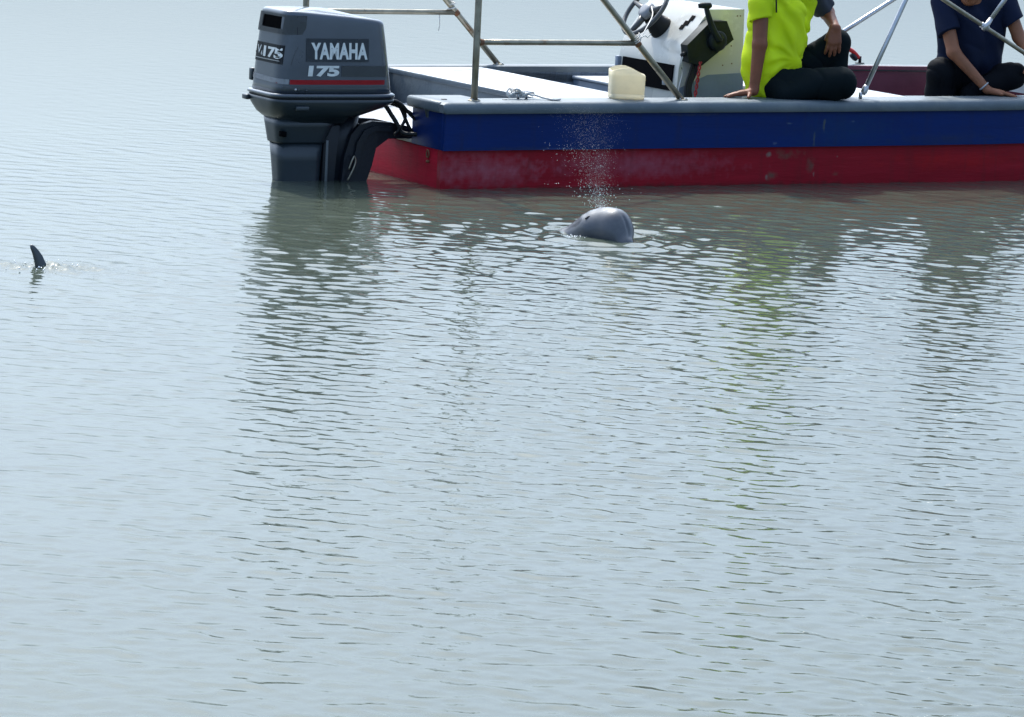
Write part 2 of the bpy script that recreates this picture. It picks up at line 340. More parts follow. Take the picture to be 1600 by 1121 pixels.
# ------------------------------------------------------------------ the boat (local axes: u forward, t across and away, z up)
boat = empty('motor_boat', BO, TH)
tag(boat, 'open red and blue motor boat with a grey gunwale, floating across the water', 'boat')
BEAM = 2.2; TOPZ = 0.458
def edge_in(u):                       # how far the side has pulled in towards the bow
    return 0.0 if u < 3.6 else 0.16 * (u - 3.6) ** 1.9
def sheer(u): return 0.003 * u + 0.0022 * max(0, u - 2.5) ** 2
US = [0, .05, .12, .25] + [0.5 * k for k in range(1, 12)] + [5.9, 6.2]
def stern_in(u, far): return .13 * max(0, 1 - u / 1.2) ** 1.5 if far else 0.0
def side_strip(name, prof, material, far=False, us=US, cap=True, sharp=40, par=None):
    rings = []
    for u in us:
        e = edge_in(u); ring = []
        for (t, z) in prof:
            tt = t + e + stern_in(u, far)
            tt = min(tt, BEAM / 2 - 0.001)
            ring.append((u, BEAM - tt if far else tt, z + sheer(u) * max(0, min(1, z / .2))))
        rings.append(ring)
    return loft(name, rings, material, par or boat, cap=cap, smooth=True, sharp=sharp)
red_prof = [(.10, -.22), (.04, -.10), (.028, .0), (.026, .21), (.07, .21), (.07, -.05), (.13, -.2)]
blue_prof = [(.0, .203), (-.002, .30), (-.004, .402), (.05, .402), (.05, .203)]
def rim_prof(wd): return [(.02, .398), (-.026, .398), (-.030, .404), (-.030, .432), (-.024, .447), (-.010, .456), (.006, .458), (.06, .459), (wd - .015, .459), (wd, .452), (wd, .36), (wd - .02, .36), (wd - .02, .425), (.02, .425)]
for far in (False, True):
    side_strip('hull_side', red_prof, M['red'], far)
    side_strip('hull_band', blue_prof, M['blue'], far)
    us_r = [-.028, -.022, -.01, .02] + US[1:]
    gw = side_strip('gunwale', rim_prof(.10 if far else .20), M['grey'], far, us=us_r)
    # taper the stern end of the rim so its corner is rounded
    for v in gw.data.vertices:
        if v.co.x < -.02:
            c = BEAM / 2 if False else None
            v.co.z = min(v.co.z, TOPZ - .012)
            v.co.z = max(v.co.z, .404)
        elif v.co.x < -.005:
            v.co.z = min(v.co.z, TOPZ - .003)
    a, b = (.02, .37) if not far else (BEAM - .48, BEAM - .14)
    box('stern_block', (-.004, a, .203), (.30, b, .425), M['blue'], boat, bevel=.004)
    box('stern_cap', (-.030, a + .005, .398) if not far else (-.030, BEAM - .50, .398), (.30, .40, .4575) if not far else (.30, b - .005, .4575), M['grey'], boat, bevel=.014)
    # inner side, grey aft and maroon forward
    if far:
        box('inner_side', (.72, BEAM - .10, -.05), (3.0, BEAM - .07, .424), M['greydark'], boat, bevel=0)
        side_strip('inner_side', [(.108, -.06), (.108, .424), (.075, .424), (.075, -.06)], M['maroon'], True, us=[3.0, 3.5, 4, 4.5, 5, 5.5])
        side_strip('rubbing_strip', [(.130, .435), (.130, .458), (.104, .458), (.104, .435)], M['maroon'], True, us=[2.8, 3.5, 4, 4.5, 5, 5.5])
    else:
        box('inner_side', (.72, .15, -.05), (4.6, .17, .424), M['greydark'], boat, bevel=0)
box('transom', (.004, .028, -.22), (.06, BEAM - .165, .205), M['red_sunlit'], boat, bevel=.006)
box('transom_lip', (-.004, .375, .2065), (.075, BEAM - .375, .224), M['cream'], boat, bevel=.004)
eb = tube('eye_bolt', [(-.006 + .012 * 0, .17 + .014 * math.cos(a), .17 + .020 * math.sin(a)) for a in np.linspace(0, 2 * math.pi, 14)[:-1]], .004, M['rust'], boat, closed=True)
tube('drain_bolt', [(.01, .17, .13), (-.012, .17, .13)], .008, M['rust'], boat)
# motor well: white floor rising to the grey bulkhead, then the white stern deck
prism('well_floor', [(.06, .15), (.70, .15), (.70, .27), (.45, .235), (.06, .205)], 1, .372, BEAM - .372, M['white'], boat, bevel=.003)
box('well_bulkhead', (.70, .202, .15), (.72, BEAM - .102, .437), M['grey'], boat, bevel=.003)
box('stern_deck', (.692, .204, .438), (1.33, BEAM - .104, .452), M['white'], boat, bevel=.005)
box('stern_locker', (1.28, .202, -.05), (1.31, BEAM - .102, .437), M['greydark'], boat, bevel=.003)
box('deck_trim', (.684, .205, .425), (.692, BEAM - .105, .4535), M['grey'], boat, bevel=.003)
box('cockpit_floor', (.72, .09, -.06), (2.9, BEAM - .09, -.02), M['greydark'], boat, bevel=0)
side_strip('bow_floor', [(.09, -.06), (.09, -.02), (1.09, -.02), (1.09, -.06)], M['maroon'], False, us=[2.9, 3.5, 4, 4.5, 5, 5.5], cap=True)
side_strip('bow_floor', [(.09, -.06), (.09, -.02), (1.09, -.02), (1.09, -.06)], M['maroon'], True, us=[2.9, 3.5, 4, 4.5, 5, 5.5], cap=True)
box('side_bench', (1.95, 1.55, -.02), (2.75, BEAM - .105, .385), M['greydark'], boat, bevel=.004)
box('bench_top', (1.94, 1.54, .386), (2.76, BEAM - .103, .405), M['white'], boat, bevel=.006)
box('thwart', (2.42, .205, -.02), (3.06, 1.45, .432), M['greydark'], boat, bevel=.004)
box('thwart_top', (2.40, .203, .4335), (3.09, 1.47, .4615), M['white'], boat, bevel=.006)
side_strip('bow_deck', [(.34, .40), (.34, .455), (1.099, .455), (1.099, .40)], M['white'], False, us=[4.35, 4.7, 5, 5.5, 5.9, 6.2])
side_strip('bow_deck', [(.34, .40), (.34, .455), (1.099, .455), (1.099, .40)], M['white'], True, us=[4.35, 4.7, 5, 5.5, 5.9, 6.2])
prism('deck_panel', [(3.30, .203), (4.2, .203), (4.2, .60), (3.30, .60)], 2, .41, .432, M['grey'], boat, bevel=.004)

# stern frame: rusty steel tubes
def pole(name, a, b, r, m_, n=6, bend=0.0, foot=False, par=None):
    a = np.array(a, float); b = np.array(b, float)
    P = [a + (b - a) * s for s in np.linspace(0, 1, n)]
    o = tube(name, P, r, m_, par or boat, seg=14)
    return o
def flange(o, c, r=.034):
    V, F = [], []
    P = [(c[0], c[1], c[2] - .002), (c[0], c[1], c[2] + .006), (c[0], c[1], c[2] + .0075)]
    f = tube('flange', P, [r, r, r * .8], M['steel'], o, seg=20)
    for k in range(4):
        q = k * math.pi / 2 + .7
        tube('bolt', [(c[0] + r * .72 * math.cos(q), c[1] + r * .72 * math.sin(q), c[2] + .006), (c[0] + r * .72 * math.cos(q), c[1] + r * .72 * math.sin(q), c[2] + .013)], .0055, M['chrome'], o, seg=8)
for t0 in (.06, BEAM - .05):
    A0 = (.196, t0, .458); A1 = (.196, t0, 1.85)
    po = pole('frame_post', A0, A1, .0185, M['steel']); flange(po, A0)
    C0 = np.array((1.468, t0, .462)); C1 = np.array((.948, t0, .997)); C2 = C0 + (C1 - C0) * 2.44
    br = pole('frame_brace', C0, C2, .0175, M['steel']); flange(br, C0)
    ra = pole('frame_rail', (.21, t0, .766), (1.165, t0, .768), .0155, M['steel'])
    tube('rusty_weld', [(.212, t0, .766), (.235, t0, .766)], [.0195, .0162], M['rust'], ra, seg=14)
    k0 = C0 + (C1 - C0) * .57
    tube('rusty_weld', [k0 - .02 * (C1 - C0), k0 + .02 * (C1 - C0)], .0192, M['rust'], br, seg=14)
    if t0 > 1:
        k1 = C0 + (C1 - C0) * .64
        tube('cord_lashing', spline([k1 + np.array((.022 * math.cos(q), .022 * math.sin(q), .004 * q - .03)) for q in np.linspace(0, 20, 40)], 2), .004, M['rope'], br, seg=6)
        tube('hanging_cord', spline([(1.06, t0, .76), (1.058, t0 - .01, .72), (1.064, t0, .69), (1.058, t0, .66)], 4), .003, M['rope'], br, seg=6)
pole('frame_crossbar', (.196, .06, 1.84), (.196, BEAM - .05, 1.84), .0175, M['steel'])

# folding canopy poles forward, with hinge fittings
def hinge(o, c, d, m_=M['chrome']):
    c = np.array(c, float); d = np.array(d, float); d /= np.linalg.norm(d)
    tube('hinge_base', [c + (0, 0, -.001), c + (0, 0, .005), c + (0, 0, .006)], [.030, .030, .024], m_, o, seg=16)
    tube('hinge_bracket', [c + (0, 0, .005), c + (0, 0, .045)], .010, m_, o, seg=10)
    tube('hinge_eye', [c + d * .035, c + d * .05, c + d * .075, c + d * .09], [.012, .018, .018, .014], m_, o, seg=12)
P1a, P1b = np.array((2.645, .08, .459)), np.array((2.908, .08, 1.02))
p = pole('canopy_pole', P1a + (P1b - P1a) * .07, P1a + (P1b - P1a) * 2.85, .0135, M['chrome']); hinge(p, P1a, P1b - P1a)
P3a, P3b = np.array((3.169, .08, 1.024)), np.array((3.752, .08, .729))
d3 = P3b - P3a
p = pole('canopy_pole', P3a - d3 * .8, P3a + d3 * 1.9, .0125, M['steel'])
P4a, P4b = np.array((3.456, .065, .876)), np.array((3.577, .065, 1.029))
d4 = (P4b - P4a); p4 = pole('canopy_pole', P4a + d4 * .25, P4a + d4 * 7.0, .0125, M['chrome'])
tube('pole_clamp', [P4a - d4 * .12, P4a + d4 * .05, P4a + d4 * .3], [.012, .016, .014], M['chrome'], p4, seg=12)
tube('pole_clamp', [P3a + d3 * .46 , P3a + d3 * .54], .017, M['chrome'], p4, seg=12)
P2a, P2b = np.array((3.95, BEAM, .682)), np.array((4.298, BEAM, .878))
d2 = P2b - P2a; p = pole('canopy_pole', P2a - d2 * .5, P2a + d2 * 3.6, .0145, M['chrome'])
hinge(p, (4.05, BEAM - .04, .480), (-.6, 0, .5), M['blackmetal'])
tube('red_strap', spline([(4.04, BEAM - .04, .515), (4.00, BEAM - .04, .55), (3.96, BEAM - .04, .57), (3.90, BEAM - .04, .60)], 4), .014, M['redplastic'], p, seg=8)
pole('frame_crossbar', (3.4, .08, 2.02), (3.4, BEAM, 2.02), .0145, M['chrome'])
# small hardware on the near gunwale
tube('deck_fitting', [(.40, .10, .4585), (.40, .10, .463)], [.016, .013], M['blackmetal'], boat, seg=14)
tube('deck_fitting', [(.055, .13, .4585), (.055, .13, .463)], [.018, .014], M['blackmetal'], boat, seg=14)
tube('deck_fitting', [(1.90, .05, .459), (1.90, .05, .4635)], [.014, .011], M['blackmetal'], boat, seg=14)
cl = tube('cleat', [(.46, .145, .49), (.50, .145, .495), (.56, .145, .495), (.60, .145, .49)], [.007, .009, .009, .007], M['chrome'], boat)
for uu in (.505, .555): tube('cleat_foot', [(uu, .145, .458), (uu, .145, .492)], .007, M['chrome'], cl)

# ------------------------------------------------------------------ steering console (a fixed part of the boat)
CT0, CT1 = .75, 1.42
prof = [(1.835, -.02), (1.852, .435), (1.862, .575), (1.885, .69), (2.044, .905), (2.275, .908), (2.285, .55), (2.285, -.02)]
con = prism('console', prof, 1, CT0, CT1, M['console'], boat, bevel=.022)
prism('console_skirt', [(1.828, -.02), (1.846, .45), (2.05, .535), (2.292, .548), (2.292, -.02)], 1, CT0 - .004, CT0 + .01, M['greydark'], con, bevel=.003)
box('console_side_edge', (1.838, CT1 - .03, .40), (1.862, CT1 + .004, .585), M['greydark'], con, bevel=.004)
prism('shelf_shade', [(1.842, .44), (1.853, .585), (1.90, .585), (1.90, .44)], 1, CT0 + .05, CT1 - .06, M['dark'], con, bevel=.008)  # solid block, not hollow; the shelf's inner shade is its colour
tube('shelf_bottle', [(1.836, .84, .47), (1.836, .84, .50), (1.836, .84, .515)], [.022, .022, .010], M['white'], con, seg=14)
ndash = np.array((-.805, 0, .595)); ddash = np.array((.595, 0, .805))
def dash(s, t, h): return np.array((1.885, 0, .69)) + ddash * s + np.array((0, t, 0)) + ndash * h
# switch panel: a stepped black cut-out on the dash
sp = prism('switch_panel', [(0, 0), (.03, 0), (.03, .012), (.06, .012), (.06, .045), (.10, .045), (.10, .085), (.065, .085), (.065, .065), (.03, .065), (.03, .04), (0, .04)], 2, 0, .004, M['dark'], con, bevel=0)
for v in sp.data.vertices:
    a, b, h = v.co; q = dash(.11 + a, .865 - b * .9 + .05, .0005 + h); v.co = q
# steering wheel
wc = dash(.115, 1.10, .15); a1 = ddash; a2 = np.array((0, 1.0, 0))
whl = tube('steering_wheel', [wc + .168 * (math.cos(q) * a1 + math.sin(q) * a2) for q in np.linspace(0, 2 * math.pi, 49)[:-1]], .0135, M['wheel'], con, seg=12, closed=True)
tube('wheel_hub', [wc - ndash * .03, wc - ndash * .01, wc + ndash * .012, wc + ndash * .016], [.05, .055, .045, .02], M['hub'], con, seg=20)
for q in (0.25, math.pi - .25, math.pi * 1.5):
    dd = math.sin(q) * a1 + math.cos(q) * a2
    tube('wheel_spoke', [wc + dd * .03 - ndash * .012, wc + dd * .09 - ndash * .012, wc + dd * .165], [.024, .018, .013], M['wheel'], con, seg=10)
tube('steering_column', [dash(.10, 1.10, -.01), dash(.10, 1.10, .02), dash(.105, 1.10, .06), wc - ndash * .03], [.072, .070, .056, .045], M['black'], con, seg=24)
# throttle box with its lever, on the near side
thr = prism('throttle_box', [(1.862, .708), (2.012, .846), (2.115, .846), (2.168, .742), (1.965, .592), (1.878, .612)], 1, CT0 - .075, CT0 - .004, M['throttle'], con, bevel=.012)
hb = np.array((2.05, CT0 - .10, .735))
tube('throttle_hub', [hb + (0, .03, 0), hb, hb + (0, -.012, 0), hb + (0, -.016, 0)], [.058, .058, .050, .03], M['throttle'], con, seg=24)
lv = spline([hb + (0, -.014, 0), (2.0, CT0 - .12, .80), (1.965, CT0 - .125, .865), (1.945, CT0 - .12, .925)], 5)
tube('throttle_lever', lv, np.linspace(.021, .014, len(lv)), M['throttle'], con, seg=12)
tube('throttle_grip', [(1.905, CT0 - .10, .930), (1.925, CT0 - .11, .934), (1.965, CT0 - .13, .934), (1.972, CT0 - .13, .932)], [.012, .017, .018, .010], M['throttle'], con, seg=14)
tube('key_switch', [(1.885, CT0 - .045, .668), (1.845, CT0 - .05, .648)], .013, M['black'], con)
for i, (off, m_) in enumerate([((0, 0), 'black'), ((.014, .008), 'black'), ((.026, -.004), 'black'), ((.038, .006), 'black')]):
    tube('control_cable', spline([(1.93 + off[0], CT0 - .045 + off[1], .62), (1.905 + off[0], CT0 - .05, .55), (1.87 + off[0] * .8, CT0 - .07, .47), (1.86 + off[0], CT0 - .10, .36), (1.87, CT0 - .1, .2)], 5), .0085, M[m_], con, seg=8)
for j in range(2):
    P = [(1.955 + .006 * math.sin(z * 90 + j * 3.14) - .035 * s, CT0 - .075 + .006 * math.cos(z * 90 + j * 3.14) - .02 * s, z) for s, z in zip(np.linspace(0, 1, 60), np.linspace(.615, .42, 60))]
    tube('red_lanyard', P, .0045, M['redwire'], con, seg=6)
tube('lanyard_chain', spline([(1.85, CT0 - .055, .645), (1.838, CT0 - .06, .60), (1.85, CT0 - .06, .55), (1.835, CT0 - .06, .48), (1.825, CT0 - .06, .42)], 6), .003, M['chrome'], con, seg=6)
for (uu, zz) in ((2.15, .59), (2.21, .60), (2.23, .87), (2.25, .87), (2.20, .70)):
    tube('screw', [(uu, CT0 + .001, zz), (uu, CT0 - .003, zz)], .004, M['rust'], con, seg=8)

# ------------------------------------------------------------------ outboard motor
ET = 0.50
eng = empty('outboard_motor', boatw(-.065, ET, .006), TH)
tag(eng, 'large dark grey outboard motor with white lettering and a red stripe, on the boat stern', 'motor')
def se(n, hx, hy, xc, ang, n2=None):
    c, s = math.cos(ang), math.sin(ang)
    return (xc + hx * math.copysign(abs(c) ** (2 / n), c), hy * math.copysign(abs(s) ** (2 / n), s))
NCOW = 6.5
def cowl_dims(z):
    k = [(.46, -.755, -.075, .207), (.50, -.748, -.082, .206), (.62, -.738, -.096, .202), (.80, -.722, -.118, .190), (.95, -.704, -.14, .178)]
    zs = [q[0] for q in k]
    a = np.interp(z, zs, [q[1] for q in k]); b = np.interp(z, zs, [q[2] for q in k]); h = np.interp(z, zs, [q[3] for q in k])
    return (b - a) / 2, h, (a + b) / 2
def ztop(x): return .842 + .055 * np.clip((-x - .12) / .6, 0, 1) ** .8
NA = 96
angs = [2 * math.pi * i / NA for i in range(NA)]
rings = []
for v in np.linspace(0, 1, 14):
    hx, hy, xc = cowl_dims(.468 + v * .40); r = []
    for a in angs:
        x, y = se(NCOW, hx, hy, xc, a); zt = ztop(x) - .024
        r.append((x, y, .468 + v * (zt - .468)))
    rings.append(r)
hx, hy, xc = cowl_dims(.868)
for q in np.linspace(0, math.pi / 2, 7)[1:]:
    ins = .026 * (1 - math.cos(q)); r = []
    for a in angs:
        x, y = se(NCOW, hx - ins, hy - ins, xc, a); r.append((x, y, ztop(x) - .024 + .024 * math.sin(q)))
    rings.append(r)
for f_ in (.93, .85, .7, .55, .4, .25, .1):
    r = []
    for a in angs:
        x, y = se(NCOW - 3 * (1 - f_), (hx - .026) * f_, (hy - .026) * f_, xc, a); r.append((x, y, ztop(x) + (.026 - .014 * (x - xc) / hx) * (1 - f_)))
    rings.append(r)
cowl = loft('cowl', rings, M['cowl'], eng)
def side_pt(x, z, off=.0025):
    hx, hy, xc = cowl_dims(z); q = min(.9995, abs((x - xc) / hx)); return (x, -(hy * (1 - q ** NCOW) ** (1 / NCOW)) - off, z)
def rear_pt(y, z, off=.0025):
    hx, hy, xc = cowl_dims(z); q = min(.995, abs(y / hy)); return (xc - hx * (1 - q ** NCOW) ** (1 / NCOW) - off, y, z)
def wrap_pt(s, z, off=.0025):
    """s along the outline: s>0 runs forward on the near side from the rear corner, s<0 across the rear"""
    hx, hy, xc = cowl_dims(z)
    x0, y0 = xc - hx, -hy
    # walk on a rounded-corner approximation through the superellipse angle
    if s >= .05: return side_pt(x0 + s, z, off)
    if s <= -.05: return rear_pt(y0 - s, z, off)
    q = (s + .05) / .1
    a = np.array(rear_pt(y0 + .05, z, off)); b = np.array(side_pt(x0 + .05, z, off))
    # nearest superellipse point along the diagonal direction
    p_ = a * (1 - q) + b * q; dx, dy = p_[0] - xc, p_[1]
    k = (abs(dx / (hx + off)) ** NCOW + abs(dy / (hy + off)) ** NCOW) ** (-1 / NCOW)
    return (xc + dx * k, dy * k, z)
def patch(name, fn, a0, a1, z0, z1, material, off=.0025, na=14, nz=3, skew=0.0, taper=0.0):
    V = []; F = []
    for i in range(na + 1):
        a = a0 + (a1 - a0) * i / na; tt = 1 - taper * i / na
        for j in range(nz + 1):
            zz = (z0 + z1) / 2 + ((z1 - z0) * (j / nz - .5)) * tt + skew * i / na
            V.append(fn(a, zz, off))
    for i in range(na):
        for j in range(nz):
            k = i * (nz + 1) + j; F.append((k, k + nz + 1, k + nz + 2, k + 1))
    bm = bmesh.new(); vs = [bm.verts.new(v) for v in V]
    for f in F: bm.faces.new([vs[i] for i in f])
    bmesh.ops.solidify(bm, geom=bm.faces[:], thickness=.0008)
    return bm_obj(name, bm, material, cowl, smooth=False)
def letters(name, text, fn, a0, z0, width, height, material, bold=.02, off=.004, flip=1, shear=0.0, space=1.0):
    cu = bpy.data.curves.new(name, 'FONT'); cu.body = text; cu.offset = bold; cu.resolution_u = 4; cu.space_character = space
    to = bpy.data.objects.new(name, cu); COL.objects.link(to)
    bpy.context.view_layer.update()
    me = bpy.data.meshes.new_from_object(to.evaluated_get(bpy.context.evaluated_depsgraph_get()))
    bpy.data.objects.remove(to); bpy.data.curves.remove(cu)
    bm = bmesh.new(); bm.from_mesh(me); bpy.data.meshes.remove(me)
    bmesh.ops.triangulate(bm, faces=bm.faces)
    xs = [v.co.x for v in bm.verts]; ys = [v.co.y for v in bm.verts]
    x0, x1, y0, y1 = min(xs), max(xs), min(ys), max(ys)
    for v in bm.verts:
        fx, fy = (v.co.x - x0) / (x1 - x0), (v.co.y - y0) / (y1 - y0)
        v.co = fn(a0 + flip * (fx * width + shear * fy), z0 + fy * height, off)
    me2 = bpy.data.meshes.new(name); bm.to_mesh(me2); bm.free()
    return link(name, me2, material, cowl, smooth=False)
patch('decal_panel', side_pt, -.605, -.245, .632, .752, M['decaldark'])
letters('brand_lettering', 'YAMAHA', side_pt, -.578, .645, .325, .086, M['decalwhite'], bold=.042, space=1.08)
letters('power_number', '175', side_pt, -.595, .556, .178, .056, M['decalwhite'], bold=.045, shear=.006, space=.92)
patch('grey_band', side_pt, -.40, -.135, .556, .612, M['decalgrey'])
patch('red_stripe', wrap_pt, .055, .60, .514, .538, M['decalred'], na=24)
patch('silver_stripe', wrap_pt, -.37, .05, .522, .548, M['decalsilver'], na=36, skew=-.008)
patch('thin_line', wrap_pt, .0, .655, .500, .503, M['decalgrey'], na=30, nz=1)
patch('rear_plate', rear_pt, -.192, .185, .614, .712, M['decalblack'])
letters('rear_number', '175', rear_pt, .040, .640, .205, .056, M['decalwhite'], bold=.04, flip=-1, space=.95)
letters('rear_letter', 'V', rear_pt, .118, .652, .048, .044, M['decalwhite'], bold=.01, flip=-1)
letters('rear_digit', '6', rear_pt, .068, .646, .018, .022, M['decalwhite'], bold=.01, flip=-1)
patch('rear_dash', rear_pt, .14, .17, .652, .660, M['decalgrey'], off=.004)
patch('rear_underline', rear_pt, -.15, .14, .628, .632, M['decalwhite'], off=.004, nz=1)
# rear air intake: raised frame round a near-black patch that paints the recess shade
for (a, b, z0, z1) in ((-.190, -.150, .770, .868), (.085, .180, .770, .868), (-.150, .085, .770, .795), (-.150, .085, .858, .870)):
    patch('vent_frame', rear_pt, a, b, z0, z1, M['decalgrey'], off=.009, na=6)
patch('vent_shade', rear_pt, -.152, .087, .793, .860, M['dark'], off=.002, na=6)
patch('cowl_seam', side_pt, -.655, -.652, .77, .862, M['decalblack'], off=.001, na=1, nz=6)
# seam band and lower pan
def ring_at(x0, x1, h, z, n=NCOW, zf=None):
    out = []
    for a in angs:
        x, y = se(n, (x1 - x0) / 2, h, (x0 + x1) / 2, a); out.append((x, y, z + (zf(x) if zf else 0)))
    return out
loft('seal_band', [ring_at(-.762, -.066, .213, .4655), ring_at(-.774, -.058, .220, .460), ring_at(-.776, -.056, .221, .448), ring_at(-.766, -.064, .215, .443)], M['cowl'], eng)
loft('rubber_seal', [ring_at(-.765, -.064, .2145, .4435), ring_at(-.765, -.064, .2145, .434)], M['black'], eng)
lift = lambda k: (lambda x: k * np.clip((x + .35) / .28, 0, 1) ** 1.2)
loft('lower_pan', [ring_at(-.772, -.060, .219, .4345), ring_at(-.770, -.062, .218, .418), ring_at(-.758, -.085, .208, .385, 5, lift(.015)), ring_at(-.742, -.13, .185, .352, 4.5, lift(.04)), ring_at(-.72, -.20, .15, .330, 4, lift(.05)), ring_at(-.705, -.28, .125, .322, 4, lift(.03)), ring_at(-.70, -.30, .11, .30, 4)], M['leg'], eng)
loft('exhaust_housing', [ring_at(-.712, -.335, .118, .325, 5), ring_at(-.705, -.375, .108, .28, 5), ring_at(-.692, -.41, .096, .205, 5), ring_at(-.690, -.412, .094, .196, 5)], M['leg'], eng)
loft('drive_leg', [ring_at(-.684, -.418, .088, .1955, 4), ring_at(-.674, -.422, .080, .10, 4), ring_at(-.664, -.425, .074, .0, 4), ring_at(-.645, -.38, .07, -.2, 4), ring_at(-.62, -.40, .05, -.4, 3)], M['leg'], eng)
box('leg_edge_highlight', (-.412, -.078, -.05), (-.396, -.066, .21), M['decalgrey'], eng, bevel=.004)  # added strip; its lighter grey paints the highlight along the leg's front edge
for (x, z) in ((-.690, .235), (-.672, .232)):
    box('exhaust_port', (x - .008, -.118, z), (x + .012, -.098, z + .028), M['dark'], eng, bevel=.003)
for (lo, hi) in (((-.79, .12, .405), (-.765, .18, .432)), ((-.66, -.225, .378), (-.585, -.195, .402)), ((-.735, .185, .50), (-.67, .222, .565))):
    box('cowl_latch', lo, hi, M['leg'], eng, bevel=.006)
for (x, z) in ((-.66, .487), (-.645, .484), (-.60, .482)):
    a = np.array(side_pt(x, z, .0)); tube('screw', [a, a + (0, -.006, 0)], .007, M['chrome'] if x < -.65 else M['leg'], cowl, seg=10)
# clamp bracket gripping the transom
bpoly = [(.12, .219), (.12, .25), (.05, .285), (-.05, .305), (-.16, .312), (-.235, .29), (-.28, .24), (-.315, .12), (-.335, -.12), (-.24, -.14), (-.19, -.04), (-.15, .08), (-.13, .17), (-.06, .219)]
for s in (-1, 1):
    cb = prism('clamp_bracket', bpoly, 1, s * .085 - .016, s * .085 + .016, M['blackmetal'], eng, bevel=.010)
    prism('bracket_rib', [(-.05, .285), (-.15, .29), (-.21, .265), (-.25, .2), (-.275, .05), (-.24, .05), (-.22, .18), (-.185, .24), (-.14, .262), (-.05, .257)], 1, s * .107 - .010, s * .107 + .010, M['blackmetal'], cb, bevel=.006)
tube('swivel_tube', [(-.27, 0, .34), (-.29, 0, .2), (-.33, 0, -.1)], [.075, .07, .06], M['blackmetal'], eng, seg=20)
box('tilt_cylinder', (-.42, -.055, -.2), (-.2, .055, .30), M['blackmetal'], eng, bevel=.02)
tube('small_pipe', spline([(-.30, -.13, .06), (-.285, -.135, .11), (-.27, -.13, .13), (-.262, -.13, .10), (-.28, -.13, .05), (-.30, -.12, .0)], 5), .005, M['steel'], eng, seg=8)
for k in range(5):
    z0 = .43 - .008 * k; sag = (.10, .16, .06, .20, .13)[k]
    P = [(-.09, -.12 + .03 * k, z0), (-.02, -.14 + .02 * k, z0 - .02), (.06, -.16 + .02 * k, z0 - sag), (.14, -.18 + .015 * k, .30 - .012 * k), (.22, -.26, .285 - .01 * k), (.30, -.36, .28)]
    if k == 4: P = [(-.08, -.08, .40), (-.03, -.12, .31), (.0, -.14, .255), (.06, -.18, .25), (.16, -.26, .262), (.3, -.36, .27)]
    if k == 3: P = [(-.07, -.10, .42), (.0, -.12, .40), (.02, -.13, .33), (-.02, -.14, .27), (-.05, -.15, .245)]
    tube('control_hose', spline(P, 7), .0085 if k < 4 else .012, M['black'], eng, seg=8)

